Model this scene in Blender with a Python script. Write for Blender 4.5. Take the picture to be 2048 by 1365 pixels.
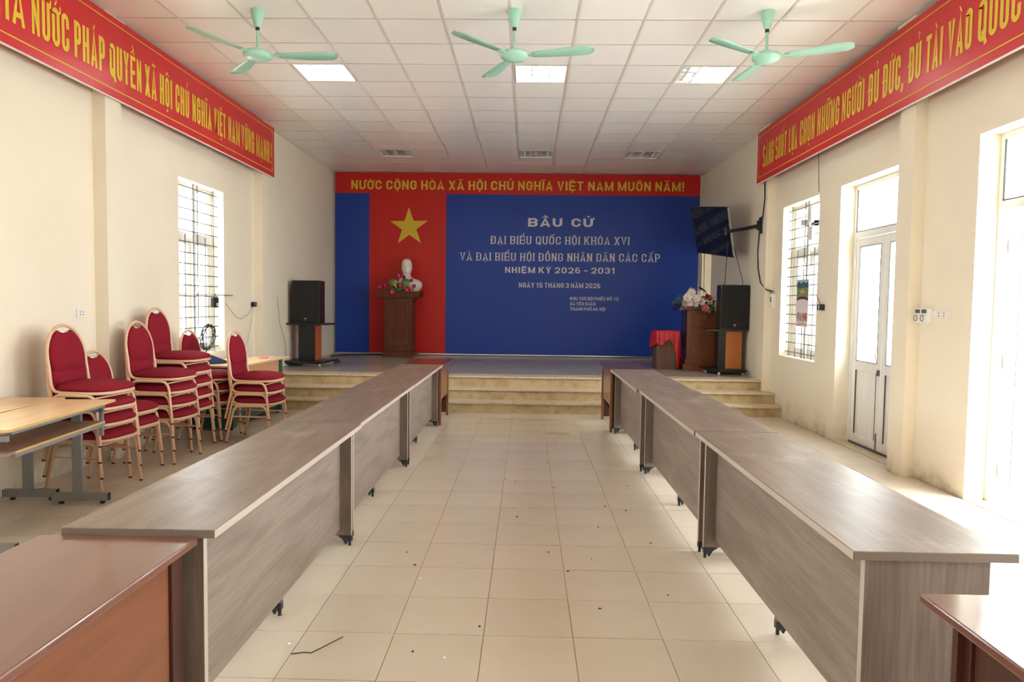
import bpy, math, random, unicodedata
from mathutils import Vector, Matrix
random.seed(7)
PI = math.pi
R = math.radians
sc = bpy.context.scene
for o in list(bpy.data.objects):
    bpy.data.objects.remove(o)

# ------------------------------------------------------------------ camera
yaw, pitch, roll, F = -0.02078, 0.05298, 0.01296, 1412.99
fw = Vector((math.sin(yaw)*math.cos(pitch), math.cos(yaw)*math.cos(pitch), -math.sin(pitch)))
rt0 = Vector((math.cos(yaw), -math.sin(yaw), 0)); up0 = rt0.cross(fw)
rt = rt0*math.cos(roll) + up0*math.sin(roll)
up = -rt0*math.sin(roll) + up0*math.cos(roll)
cam_d = bpy.data.cameras.new('camera'); cam = bpy.data.objects.new('camera', cam_d)
sc.collection.objects.link(cam)
M = Matrix((rt, up, -fw)).transposed().to_4x4(); M.translation = (0, 0, 1.5)
cam.matrix_world = M
cam_d.sensor_width = 36.0; cam_d.lens = F*36.0/2048.0
cam_d.clip_start = 0.02; cam_d.clip_end = 200
sc.camera = cam

# ------------------------------------------------------------------ world, exposure
SKY = 12.0
w = bpy.data.worlds.new('world'); sc.world = w; w.use_nodes = True
bg = w.node_tree.nodes['Background']
bg.inputs[0].default_value = (0.95, 0.97, 1.0, 1); bg.inputs[1].default_value = SKY
sc.view_settings.view_transform = 'Standard'
sc.view_settings.look = 'None'
sc.view_settings.gamma = 1.0
sc.view_settings.use_curve_mapping = False
sc.view_settings.exposure = 0.86
sc.cycles.max_bounces = 9
sc.cycles.diffuse_bounces = 6
sc.cycles.glossy_bounces = 4
sc.cycles.transparent_max_bounces = 12
sc.cycles.caustics_reflective = False
sc.cycles.caustics_refractive = False
sc.cycles.sample_clamp_indirect = 8.0

WL, WR = -3.93, 3.47          # inner wall faces of the hall
YB, YE = -3.2, 14.10          # back of the hall and the end wall
HC = 4.063                    # ceiling
TH = 0.24                     # wall thickness
# openings: (side, y0, y1, z0, z1)
OPEN_R = [(8.57, 9.77, 0.84, 2.85), (6.62, 8.0, 0.0, 2.85), (4.24, 5.59, 0.0, 2.85),
          (2.9, 3.9, 0.84, 2.85), (-0.2, 1.1, 0.0, 2.85), (-2.4, -1.2, 0.84, 2.85)]
OPEN_L = [(7.92, 9.10, 0.84, 2.88), (3.1, 4.3, 0.84, 2.88), (0.6, 1.8, 0.84, 2.88), (-2.4, -1.2, 0.84, 2.88)]
def portal(x, y0, y1, z0, z1, s):
    ld = bpy.data.lights.new('daylight_portal', 'AREA'); ld.shape = 'RECTANGLE'
    ld.size = z1-z0; ld.size_y = y1-y0; ld.cycles.is_portal = True
    ob = bpy.data.objects.new('daylight_portal', ld); sc.collection.objects.link(ob)
    ob.location = (x, (y0+y1)/2, (z0+z1)/2); ob.rotation_euler = (0, R(90)*s, 0)
for a in OPEN_R: portal(WR+TH+0.02, *a, 1)
for a in OPEN_L: portal(WL-TH-0.02, *a, -1)

# ------------------------------------------------------------------ mesh helpers
class MB:
    def __init__(s): s.v = []; s.f = []; s.sm = []
    def add(s, vs, fs, smooth=False):
        n = len(s.v); s.v += [tuple(v) for v in vs]
        s.f += [tuple(i+n for i in f) for f in fs]; s.sm += [smooth]*len(fs); return s
    def box(s, x0, x1, y0, y1, z0, z1, rz=0, c=None):
        vs = [(x, y, z) for z in (z0, z1) for y in (y0, y1) for x in (x0, x1)]
        if rz:
            cx, cy = c or ((x0+x1)/2, (y0+y1)/2); ca, sa = math.cos(rz), math.sin(rz)
            vs = [(cx+(x-cx)*ca-(y-cy)*sa, cy+(x-cx)*sa+(y-cy)*ca, z) for x, y, z in vs]
        return s.add(vs, [(0, 2, 3, 1), (4, 5, 7, 6), (0, 1, 5, 4), (2, 6, 7, 3), (0, 4, 6, 2), (1, 3, 7, 5)])
    def tube(s, pts, r, n=8, closed=False, caps=True):
        P = [Vector(p) for p in pts]; m = len(P)
        rs = r if isinstance(r, (list, tuple)) else [r]*m
        T = []
        for i in range(m):
            a = P[(i-1) % m] if (closed or i) else P[0]; b = P[(i+1) % m] if (closed or i < m-1) else P[-1]
            T.append((b-a).normalized())
        ref = Vector((0, 0, 1)) if abs(T[0].z) < .9 else Vector((1, 0, 0))
        N = (ref - T[0]*ref.dot(T[0])).normalized(); vs = []
        for i in range(m):
            N = (N - T[i]*N.dot(T[i])).normalized(); B = T[i].cross(N)
            for k in range(n):
                a = 2*PI*k/n; vs.append(P[i] + (N*math.cos(a)+B*math.sin(a))*rs[i])
        fs = []
        for i in range(m if closed else m-1):
            j = (i+1) % m
            for k in range(n):
                l = (k+1) % n; fs.append((i*n+k, i*n+l, j*n+l, j*n+k))
        s.add(vs, fs, True)
        if caps and not closed:
            s.add(vs[:n], [tuple(range(n))[::-1]]); s.add(vs[-n:], [tuple(range(n))])
        return s
    def lathe(s, prof, c=(0, 0, 0), n=20, smooth=True, sx=1, sy=1):
        vs = []; m = len(prof)
        for r, z in prof:
            for k in range(n):
                a = 2*PI*k/n; vs.append((c[0]+r*math.cos(a)*sx, c[1]+r*math.sin(a)*sy, c[2]+z))
        fs = [(i*n+k, i*n+(k+1) % n, (i+1)*n+(k+1) % n, (i+1)*n+k) for i in range(m-1) for k in range(n)]
        s.add(vs, fs, smooth)
        s.add(vs[:n], [tuple(range(n))[::-1]]); s.add(vs[-n:], [tuple(range(n))]); return s
    def cyl(s, p0, p1, r, n=12): return s.tube([p0, p1], r, n)
    def prism(s, pts, ax, a0, a1):
        """extrude the polygon pts along axis ax ('x','y','z') from a0 to a1"""
        f = {'x': lambda p, a: (a, p[0], p[1]), 'y': lambda p, a: (p[0], a, p[1]), 'z': lambda p, a: (p[0], p[1], a)}[ax]
        n = len(pts); vs = [f(p, a0) for p in pts]+[f(p, a1) for p in pts]
        fs = [tuple(range(n))[::-1], tuple(range(n, 2*n))]+[(i, (i+1) % n, n+(i+1) % n, n+i) for i in range(n)]
        return s.add(vs, fs)
    def loft(s, rings, smooth=True, cap=True):
        n = len(rings[0]); vs = [p for r in rings for p in r]
        fs = [(i*n+k, i*n+(k+1) % n, (i+1)*n+(k+1) % n, (i+1)*n+k) for i in range(len(rings)-1) for k in range(n)]
        if cap: fs += [tuple(range(n))[::-1], tuple(range(len(vs)-n, len(vs)))]
        return s.add(vs, fs, smooth)
    def mesh(s, name):
        me = bpy.data.meshes.new(name); me.from_pydata(s.v, [], s.f)
        me.polygons.foreach_set('use_smooth', s.sm); me.update()
        import bmesh
        if getattr(s, 'keep', False): return me
        b = bmesh.new(); b.from_mesh(me); bmesh.ops.recalc_face_normals(b, faces=b.faces); b.to_mesh(me); b.free()
        return me
    def build(s, name, mat, parent=None, loc=(0, 0, 0), rz=0, bevel=0, rot=None):
        me = s.mesh(name); me.materials.append(mat)
        return link(name, me, parent, loc, rz, bevel, rot)
def link(name, me, parent=None, loc=(0, 0, 0), rz=0, bevel=0, rot=None):
    o = bpy.data.objects.new(name, me); sc.collection.objects.link(o)
    o.location = loc; o.rotation_euler = rot or (0, 0, rz)
    if parent: o.parent = parent
    if bevel:
        b = o.modifiers.new('bevel', 'BEVEL'); b.width = bevel; b.segments = 2; b.limit_method = 'ANGLE'; b.angle_limit = R(40)
    return o
def tag(o, label, cat, group=None, kind=None):
    o['label'] = label; o['category'] = cat
    if group: o['group'] = group
    if kind: o['kind'] = kind
    return o
def thing(name, label, cat, loc=(0, 0, 0), rz=0, group=None):
    o = bpy.data.objects.new(name, None); sc.collection.objects.link(o)
    o.location = loc; o.rotation_euler = (0, 0, rz); o.empty_display_size = .1
    return tag(o, label, cat, group)
def struct(o, label=None):
    o['kind'] = 'structure'
    if label: o['label'] = label
    return o
def copy_tree(o, parent=None):
    c = o.copy(); sc.collection.objects.link(c)
    if parent: c.parent = parent
    for ch in o.children: copy_tree(ch, c)
    return c
def arc(cx, cz, r, a0, a1, n=6):
    return [(cx+r*math.cos(R(a0+(a1-a0)*i/n)), cz+r*math.sin(R(a0+(a1-a0)*i/n))) for i in range(n+1)]

# ------------------------------------------------------------------ materials
def mat(name, col, rough=.5, metal=0, spec=.5, bump=None, noise=None, emit=None, coat=0, rnd=None):
    m = bpy.data.materials.new(name); m.use_nodes = True; nt = m.node_tree; b = nt.nodes['Principled BSDF']
    b.inputs['Base Color'].default_value = (*col, 1); b.inputs['Roughness'].default_value = rough
    b.inputs['Metallic'].default_value = metal; b.inputs['Specular IOR Level'].default_value = spec
    b.inputs['Coat Weight'].default_value = coat; b.inputs['Coat Roughness'].default_value = .08
    src = None
    if noise:   # (scale, col2, lo, hi)
        tc = nt.nodes.new('ShaderNodeTexCoord'); mp = nt.nodes.new('ShaderNodeMapping'); n = nt.nodes.new('ShaderNodeTexNoise')
        mp.inputs['Scale'].default_value = noise[4] if len(noise) > 4 else (1, 1, 1)
        n.inputs['Scale'].default_value = noise[0]; n.inputs['Detail'].default_value = 5
        cr = nt.nodes.new('ShaderNodeValToRGB'); cr.color_ramp.elements[0].position = noise[2]; cr.color_ramp.elements[1].position = noise[3]
        cr.color_ramp.elements[0].color = (*col, 1); cr.color_ramp.elements[1].color = (*noise[1], 1)
        nt.links.new(tc.outputs['Object'], mp.inputs[0]); nt.links.new(mp.outputs[0], n.inputs[0])
        nt.links.new(n.outputs[0], cr.inputs[0]); src = cr.outputs[0]
    if rnd:
        oi = nt.nodes.new('ShaderNodeObjectInfo'); hs = nt.nodes.new('ShaderNodeHueSaturation')
        mr = nt.nodes.new('ShaderNodeMapRange'); mr.inputs['To Min'].default_value = 1-rnd; mr.inputs['To Max'].default_value = 1+rnd
        nt.links.new(oi.outputs['Random'], mr.inputs[0]); nt.links.new(mr.outputs[0], hs.inputs['Value'])
        if src: nt.links.new(src, hs.inputs['Color'])
        else: hs.inputs['Color'].default_value = (*col, 1)
        src = hs.outputs[0]
    if src: nt.links.new(src, b.inputs['Base Color'])
    if bump:    # (scale, strength)
        tc = nt.nodes.new('ShaderNodeTexCoord'); n = nt.nodes.new('ShaderNodeTexNoise'); n.inputs['Scale'].default_value = bump[0]; n.inputs['Detail'].default_value = 4
        bp = nt.nodes.new('ShaderNodeBump'); bp.inputs['Strength'].default_value = bump[1]; bp.inputs['Distance'].default_value = .01
        nt.links.new(tc.outputs['Object'], n.inputs[0]); nt.links.new(n.outputs[0], bp.inputs['Height']); nt.links.new(bp.outputs[0], b.inputs['Normal'])
    if emit:
        b.inputs['Emission Color'].default_value = (*emit[0], 1); b.inputs['Emission Strength'].default_value = emit[1]
    return m
def wood(name, c1, c2, c3, along='y', rough=.4, scale=1.0, dust=0.0, coat=0, spec=.5):
    """stretched-noise grain along one axis, with a slow warped ring figure and optional dusty patches"""
    m = bpy.data.materials.new(name); m.use_nodes = True; nt = m.node_tree; N = nt.nodes.new; L = nt.links.new
    b = nt.nodes['Principled BSDF']; b.inputs['Roughness'].default_value = rough; b.inputs['Coat Weight'].default_value = coat
    b.inputs['Coat Roughness'].default_value = .1; b.inputs['Specular IOR Level'].default_value = spec
    tc = N('ShaderNodeTexCoord'); mp = N('ShaderNodeMapping')
    mp.inputs['Scale'].default_value = {'y': (1, .035, 1), 'z': (1, 1, .035), 'x': (.035, 1, 1)}[along]
    n1 = N('ShaderNodeTexNoise'); n1.inputs['Scale'].default_value = 95*scale; n1.inputs['Detail'].default_value = 6; n1.inputs['Roughness'].default_value = .65
    mp2 = N('ShaderNodeMapping'); mp2.inputs['Scale'].default_value = {'y': (1, .16, 1), 'z': (1, 1, .16), 'x': (.16, 1, 1)}[along]
    n2 = N('ShaderNodeTexNoise'); n2.inputs['Scale'].default_value = 5*scale; n2.inputs['Detail'].default_value = 2
    mul = N('ShaderNodeMath'); mul.operation = 'MULTIPLY'; mul.inputs[1].default_value = 26
    sn = N('ShaderNodeMath'); sn.operation = 'SINE'
    mx = N('ShaderNodeMath'); mx.operation = 'MULTIPLY_ADD'; mx.inputs[1].default_value = .10
    cr = N('ShaderNodeValToRGB'); e = cr.color_ramp.elements; e[0].position = .28; e[1].position = .75
    e[0].color = (*c1, 1); e[1].color = (*c3, 1); k = e.new(.52); k.color = (*c2, 1)
    L(tc.outputs['Object'], mp.inputs[0]); L(mp.outputs[0], n1.inputs[0]); L(tc.outputs['Object'], mp2.inputs[0]); L(mp2.outputs[0], n2.inputs[0])
    L(n2.outputs[0], mul.inputs[0]); L(mul.outputs[0], sn.inputs[0]); L(sn.outputs[0], mx.inputs[0]); L(n1.outputs[0], mx.inputs[2]); L(mx.outputs[0], cr.inputs[0])
    out = cr.outputs[0]
    if dust:
        n3 = N('ShaderNodeTexNoise'); n3.inputs['Scale'].default_value = 3.2; n3.inputs['Detail'].default_value = 8; n3.inputs['Roughness'].default_value = .75
        r3 = N('ShaderNodeValToRGB'); r3.color_ramp.elements[0].position = .54; r3.color_ramp.elements[1].position = .78
        mm = N('ShaderNodeMath'); mm.operation = 'MULTIPLY'; mm.inputs[1].default_value = dust
        mix = N('ShaderNodeMix'); mix.data_type = 'RGBA'; mix.inputs['B'].default_value = (.62, .55, .5, 1)
        L(tc.outputs['Object'], n3.inputs[0]); L(n3.outputs[0], r3.inputs[0]); L(r3.outputs[0], mm.inputs[0]); L(mm.outputs[0], mix.inputs['Factor'])
        L(out, mix.inputs['A']); out = mix.outputs['Result']
    L(out, b.inputs['Base Color'])
    return m
def glass_mat():
    m = bpy.data.materials.new('window_glass'); m.use_nodes = True; nt = m.node_tree; nt.nodes.clear(); N = nt.nodes.new; L = nt.links.new
    o = N('ShaderNodeOutputMaterial'); t = N('ShaderNodeBsdfTransparent'); g = N('ShaderNodeBsdfGlossy'); g.inputs['Roughness'].default_value = .02
    t.inputs[0].default_value = (.9, .93, .92, 1)
    f = N('ShaderNodeLayerWeight'); f.inputs[0].default_value = .5; pw = N('ShaderNodeMath'); pw.operation = 'POWER'; pw.inputs[1].default_value = 5
    ma = N('ShaderNodeMath'); ma.operation = 'MULTIPLY_ADD'; ma.inputs[1].default_value = .9; ma.inputs[2].default_value = .045; x = N('ShaderNodeMixShader')
    L(f.outputs['Facing'], pw.inputs[0]); L(pw.outputs[0], ma.inputs[0]); L(ma.outputs[0], x.inputs[0]); L(t.outputs[0], x.inputs[1]); L(g.outputs[0], x.inputs[2]); L(x.outputs[0], o.inputs[0]); return m
m_wall = mat('cream_wall_paint', (.81, .735, .60), .55, spec=.3, noise=(1.3, (.78, .70, .56), .45, .75), bump=(60, .04))
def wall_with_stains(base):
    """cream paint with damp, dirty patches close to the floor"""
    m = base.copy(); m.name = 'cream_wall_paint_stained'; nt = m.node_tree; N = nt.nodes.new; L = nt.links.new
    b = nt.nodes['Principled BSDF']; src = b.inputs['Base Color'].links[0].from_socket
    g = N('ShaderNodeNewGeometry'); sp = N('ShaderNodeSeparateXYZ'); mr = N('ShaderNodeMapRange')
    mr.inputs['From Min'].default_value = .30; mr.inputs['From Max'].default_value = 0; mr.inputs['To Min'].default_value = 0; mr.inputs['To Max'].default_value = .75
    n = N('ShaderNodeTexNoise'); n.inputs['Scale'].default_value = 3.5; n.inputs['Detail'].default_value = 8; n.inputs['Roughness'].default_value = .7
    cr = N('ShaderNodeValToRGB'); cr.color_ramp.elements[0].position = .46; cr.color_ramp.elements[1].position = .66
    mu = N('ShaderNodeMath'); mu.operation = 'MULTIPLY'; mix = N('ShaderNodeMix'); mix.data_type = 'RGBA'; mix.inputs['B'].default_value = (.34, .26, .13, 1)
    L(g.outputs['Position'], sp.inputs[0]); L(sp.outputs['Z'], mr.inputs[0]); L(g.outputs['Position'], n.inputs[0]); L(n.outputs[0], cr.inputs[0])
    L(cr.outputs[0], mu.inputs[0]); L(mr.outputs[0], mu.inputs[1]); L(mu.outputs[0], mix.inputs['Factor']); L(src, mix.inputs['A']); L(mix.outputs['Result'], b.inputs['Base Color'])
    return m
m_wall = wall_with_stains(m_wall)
m_tile_f = mat('cream_floor_tile', (.64, .555, .45), .20, noise=(2.5, (.60, .51, .40), .4, .75), rnd=.025)
m_grout = mat('dirty_grout', (.30, .21, .10), .8)
m_tile_c = mat('white_ceiling_tile', (.86, .825, .805), .26, spec=.55, bump=(140, .05), rnd=.02)
m_tbar = mat('ceiling_grid_bar', (.60, .545, .50), .4)
m_stone = mat('beige_stone_step', (.52, .40, .235), .45, noise=(9, (.40, .28, .13), .42, .68), bump=(70, .15))
m_stone2 = mat('pale_stone_nosing', (.60, .50, .36), .35, noise=(25, (.46, .37, .24), .4, .7))
m_stage = mat('stage_floor_tile', (.40, .35, .30), .22, noise=(6, (.375, .325, .275), .35, .75))
m_conc = mat('outdoor_concrete', (.82, .80, .76), .8, noise=(2, (.74, .72, .68), .4, .7))
m_table = wood('grey_walnut_laminate', (.145, .10, .074), (.19, .134, .102), (.245, .18, .142), 'y', .36, dust=.34)
m_tableV = wood('grey_walnut_laminate_upright', (.125, .088, .066), (.165, .12, .093), (.21, .16, .128), 'z', .42)
m_tableS = wood('grey_walnut_laminate_panel', (.20, .155, .125), (.26, .205, .17), (.32, .26, .22), 'y', .42)
m_tedge = mat('grey_edge_band', (.50, .42, .36), .4)
m_edgeD = mat('brown_edge_band', (.15, .11, .085), .45)
m_blackp = mat('black_plastic', (.012, .013, .016), .38)
m_redwood = wood('dark_red_varnished_wood', (.125, .042, .026), (.145, .050, .032), (.165, .060, .039), 'y', .3, dust=.0, coat=.7)
m_redwood2 = wood('orange_red_varnished_panel', (.165, .048, .018), (.195, .058, .022), (.225, .07, .028), 'y', .3, coat=.3)
m_redtop2 = wood('dark_red_varnish_scratched', (.085, .018, .010), (.11, .024, .013), (.14, .034, .02), 'y', .16, coat=.8)
m_dkred = wood('deep_red_brown_wood', (.040, .010, .007), (.058, .015, .009), (.08, .022, .012), 'z', .4)
m_podium = wood('brown_podium_wood', (.085, .026, .011), (.11, .034, .014), (.14, .045, .019), 'z', .45, spec=.2)
m_podl = mat('podium_moulding_wood', (.17, .065, .03), .4)
m_lect = wood('red_brown_lectern_wood', (.12, .034, .013), (.16, .048, .019), (.20, .065, .026), 'z', .35, spec=.3)
m_lectD = mat('lectern_wood_painted_shade', (.045, .012, .012), .25)  # darker copy of the lectern wood, shade painted into its colour
m_fab = mat('crimson_chair_fabric', (.255, .010, .024), .85, spec=.2, bump=(500, .3), noise=(300, (.22, .008, .019), .4, .6))
m_frame = mat('beige_painted_tube', (.72, .46, .30), .32, spec=.5, noise=(8, (.66, .41, .26), .4, .7))
m_cap = mat('brown_foot_cap', (.03, .018, .012), .5)
m_chrome = mat('polished_handle', (.85, .85, .85), .2, metal=1)
m_mint = mat('mint_green_enamel', (.36, .65, .53), .28, noise=(7, (.32, .60, .48), .45, .8))
m_ban = mat('red_banner_print', (.56, .018, .026), .33, spec=.5)
m_yel = mat('yellow_banner_print', (.70, .50, .035), .4)
m_bred = mat('red_backdrop_print', (.50, .012, .010), .45, spec=.35)
m_bblue = mat('blue_backdrop_print', (.010, .045, .30), .40, spec=.35)
m_byel = mat('yellow_backdrop_print', (.62, .45, .02), .45)
m_bwht = mat('white_backdrop_print', (.62, .60, .62), .45)
m_alu = mat('aluminium_strip', (.75, .75, .77), .3, metal=1)
m_pvc = mat('white_window_profile', (.80, .78, .72), .35)
m_door = mat('white_door_profile', (.78, .77, .74), .35)
m_bar = mat('grey_painted_grille_bar', (.10, .09, .085), .5)
m_glass = glass_mat()
m_lampw = mat('lit_fluorescent_tube', (1, 1, 1), .5, emit=((1, .98, .94), 17))
m_lampo = mat('unlit_fluorescent_tube', (.8, .8, .78), .3)
m_refl = mat('mirror_louvre', (.86, .86, .86), .12, metal=1)
m_house = mat('lamp_housing', (.85, .84, .82), .4)
m_spk = mat('black_speaker_cloth', (.010, .010, .010), .8, bump=(400, .4))
m_spkb = mat('black_cabinet_paint', (.012, .012, .013), .35)
m_orng = mat('orange_wood_laminate', (.50, .17, .035), .35, noise=(5, (.45, .14, .03), .4, .7, (1, 1, .1)))
m_orngd = mat('burnt_orange_laminate', (.40, .095, .03), .35)
m_caster = mat('clear_plastic_caster', (.65, .63, .60), .25)
m_white = mat('white_plastic', (.78, .76, .72), .35)
m_dark = mat('dark_slot', (.02, .02, .02), .6)
m_plaster = mat('white_plaster', (.74, .66, .58), .5)
m_cloth = mat('red_satin_cloth', (.50, .010, .022), .5, bump=(30, .3))
m_boxw = wood('brown_box_veneer', (.09, .045, .028), (.12, .062, .04), (.15, .08, .055), 'z', .45, spec=.2)
m_tvs = mat('black_glass_screen', (.006, .007, .010), .05, spec=.6)
m_tvb = mat('black_tv_shell', (.012, .012, .014), .35)
m_tvedge = mat('silver_tv_edge', (.45, .5, .58), .3, metal=.6)
m_steel = mat('grey_painted_steel', (.23, .23, .235), .4)
m_beech = mat('beech_laminate', (.74, .50, .28), .26, noise=(3, (.68, .44, .24), .4, .7, (8, .6, 1)))
m_beedge = mat('yellow_edge_band', (.62, .40, .13), .4)
m_shelf = mat('brown_shelf_board', (.33, .20, .14), .45)
m_green = mat('dark_green_desk_panel', (.022, .09, .075), .4)
m_peach = mat('peach_desk_panel', (.60, .33, .17), .4)
m_cable = mat('black_cable', (.015, .015, .015), .5)
m_cablew = mat('beige_cable', (.5, .42, .3), .6)
m_blueb = mat('navy_cloth_bag', (.015, .025, .09), .8, bump=(40, .5))
m_leaf = mat('green_leaf', (.05, .16, .035), .5)
m_leaf2 = mat('pale_green_leaf', (.13, .25, .08), .5)
m_pink = mat('pink_petal', (.56, .05, .16), .6)
m_pink2 = mat('rose_petal', (.62, .16, .17), .6)
m_redp = mat('red_petal', (.42, .015, .015), .6)
m_lily = mat('white_petal', (.70, .62, .58), .6)
m_yelp = mat('yellow_petal', (.75, .55, .06), .6)
m_lilac = mat('lilac_petal', (.66, .52, .58), .6)
m_debris = mat('floor_grit', (.05, .035, .02), .8)
m_debw = mat('white_scrap', (.85, .8, .7), .8)
m_stain = mat('tea_stain', (.56, .45, .30), .3)

# ------------------------------------------------------------------ lettering
DIA = {'\u0302': 'circ', '\u0306': 'breve', '\u031b': 'horn', '\u0300': 'grave', '\u0301': 'acute', '\u0309': 'hook', '\u0303': 'tilde', '\u0323': 'dot'}
WID = {'I': 0, 'M': 1.3, 'L': .85, '!': 0, ',': 0, ':': 0, '1': .7, '-': .7, ' ': 0, 'Q': 1.04, 'A': 1.08, 'V': 1.05, 'X': 1.05, 'Y': 1.05, 'K': 1.05}
def glyph(ch, W, H, t):
    a = t/2; L, Rr, B, T, m = a, W-a, a, H-a, H/2
    r = min((Rr-L)/2, (T-B)/2)
    def q(cx, cy, a0, a1, rr=None, ry=None, n=5):
        rr = r if rr is None else rr; ry = rr if ry is None else ry
        return [(cx+rr*math.cos(R(a0+(a1-a0)*i/n)), cy+ry*math.sin(R(a0+(a1-a0)*i/n))) for i in range(n+1)]
    cx = W/2; S = []; U = r*1.15 if H > 1.3*W else r
    U = min(U, (T-B)/2)
    ring = q(cx, T-U, 180, 90, r, U)+q(cx, T-U, 90, 0, r, U)[1:]+q(cx, B+U, 0, -90, r, U)+q(cx, B+U, -90, -180, r, U)[1:]
    if ch == 'I': S = [[(W/2, 0), (W/2, H)]]
    elif ch == '!': S = [[(W/2, H*.30), (W/2, H)], [(W/2, 0), (W/2, t)]]
    elif ch == ',': S = [[(W/2, t*.9), (W/2, 0), (W/2-t*.45, -t*.9)]]
    elif ch == ':': S = [[(W/2, 0), (W/2, t)], [(W/2, H*.62), (W/2, H*.62+t)]]
    elif ch == '-': S = [[(0, m*.9), (W, m*.9)]]
    elif ch == 'H': S = [[(L, 0), (L, H)], [(Rr, 0), (Rr, H)], [(L, m), (Rr, m)]]
    elif ch == 'N': S = [[(L, 0), (L, H)], [(Rr, 0), (Rr, H)], [(L, H-a), (Rr, a)]]
    elif ch == 'M': S = [[(L, 0), (L, H)], [(Rr, 0), (Rr, H)], [(L, H-a), (W/2, H*.12), (Rr, H-a)]]
    elif ch == 'E': S = [[(L, 0), (L, H)], [(L, B), (W, B)], [(L, T), (W, T)], [(L, m), (W*.9, m)]]
    elif ch == 'L': S = [[(L, 0), (L, H)], [(L, B), (W, B)]]
    elif ch == 'T': S = [[(0, T), (W, T)], [(W/2, 0), (W/2, T)]]
    elif ch == 'A': S = [[(a*.95, 0), (W/2, H-a*.8), (W-a*.95, 0)], [(W*.24, H*.25), (W*.76, H*.25)]]
    elif ch == 'V': S = [[(a*.95, H), (W/2, a*.8), (W-a*.95, H)]]
    elif ch == 'X': S = [[(a, 0), (W-a, H)], [(a, H), (W-a, 0)]]
    elif ch == 'Y': S = [[(a, H), (W/2, H*.45), (W-a, H)], [(W/2, 0), (W/2, H*.5)]]
    elif ch == 'K': S = [[(L, 0), (L, H)], [(W-a, H), (L+a*.6, H*.42)], [(W*.42, H*.56), (W-a*.9, 0)]]
    elif ch == 'U': S = [[(L, H)]+q(cx, B+U, 180, 270, r, U)+q(cx, B+U, 270, 360, r, U)[1:]+[(Rr, H)]]
    elif ch in 'OQ0':
        S = [ring+[ring[0], ring[1]]]
        if ch == 'Q': S.append([(W*.52, H*.26), (W*.98, -H*.10)])
    elif ch == 'C': S = [q(cx, T-U, 0, 180, r, U, 8)+q(cx, B+U, 180, 360, r, U, 8)]; S[0] = [(Rr, H*.62)]+S[0]+[(Rr, H*.38)]
    elif ch == 'G': S = [[(Rr, H*.64)]+q(cx, T-U, 0, 180, r, U, 8)+q(cx, B+U, 180, 360, r, U, 8)+[(Rr, H*.5), (W*.52, H*.5)]]
    elif ch == 'D': S = [[(L, 0), (L, H)], [(L, T)]+q(Rr-r, T-U, 90, 0, r, U)+q(Rr-r, B+U, 0, -90, r, U)+[(L, B)]]
    elif ch in 'PRB':
        h = m if ch != 'P' else H*.44; rr = min(r, (T-h)/2)
        S = [[(L, 0), (L, H)], [(L, T)]+q(Rr-rr, T-rr, 90, 0, rr)+q(Rr-rr, h+rr, 0, -90, rr)+[(L, h)]]
        if ch == 'B':
            rb = min(r, (h-B)/2); S.append([(L, h)]+q(Rr-rb, h-rb, 90, 0, rb)+q(Rr-rb, B+rb, 0, -90, rb)+[(L, B)])
        if ch == 'R': S.append([(W*.45, h), (W-a*.9, 0)])
    elif ch == 'S':
        rr = min(r, (T-B)/4)
        S = [[(Rr, T-rr*1.5)]+q(Rr-rr, T-rr, 0, 90, rr)+q(L+rr, T-rr, 90, 180, rr)+q(L+rr, m+rr, 180, 270, rr)[:-1]+q(Rr-rr, m-rr, 90, 0, rr)[1:]+q(Rr-rr, B+rr, 0, -90, rr)+q(L+rr, B+rr, -90, -180, rr)+[(L, B+rr*1.5)]]
    elif ch == '1': S = [[(W*.6, 0), (W*.6, H-a), (0, H*.72)]]
    elif ch == '2':
        rr = min(r, (T-B)*.3); S = [[(L, T-rr*1.2)]+q(L+rr, T-rr, 180, 90, rr)+q(Rr-rr, T-rr, 90, 0, rr)+[(Rr, H*.52), (L+a*.5, B+a*.4), (L, B)], [(0, B), (W, B)]]
    elif ch == '3':
        rr = min(r, (T-B)/4); S = [[(L, T-rr*1.1)]+q(L+rr, T-rr, 180, 90, rr)+q(Rr-rr, T-rr, 90, 0, rr)+q(Rr-rr, m+rr, 0, -90, rr)+[(W*.4, m)], [(W*.4, m)]+q(Rr-rr, m-rr, 90, 0, rr)+q(Rr-rr, B+rr, 0, -90, rr)+q(L+rr, B+rr, -90, -180, rr)+[(L, B+rr*1.1)]]
    elif ch == '5': 
        rr = min(r, (T-B)*.3); S = [[(W*.95, T), (L, T), (L, H*.5)], [(L, H*.56)]+q(Rr-rr, H*.56-rr, 90, 0, rr)+q(Rr-rr, B+rr, 0, -90, rr)+q(L+rr, B+rr, -90, -180, rr)+[(L, B+rr*1.1)]]
    elif ch == '6':
        rr = min(r, (T-B)*.28); S = [q(cx, T-min(r,H*.25), 35, 180, r, min(r,H*.25), 8)+q(L+rr, B+rr, 180, 270, rr)+q(Rr-rr, B+rr, 270, 360, rr)+q(Rr-rr, H*.56-rr, 0, 90, rr)+q(L+rr, H*.56-rr, 90, 180, rr)]
    return S
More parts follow.
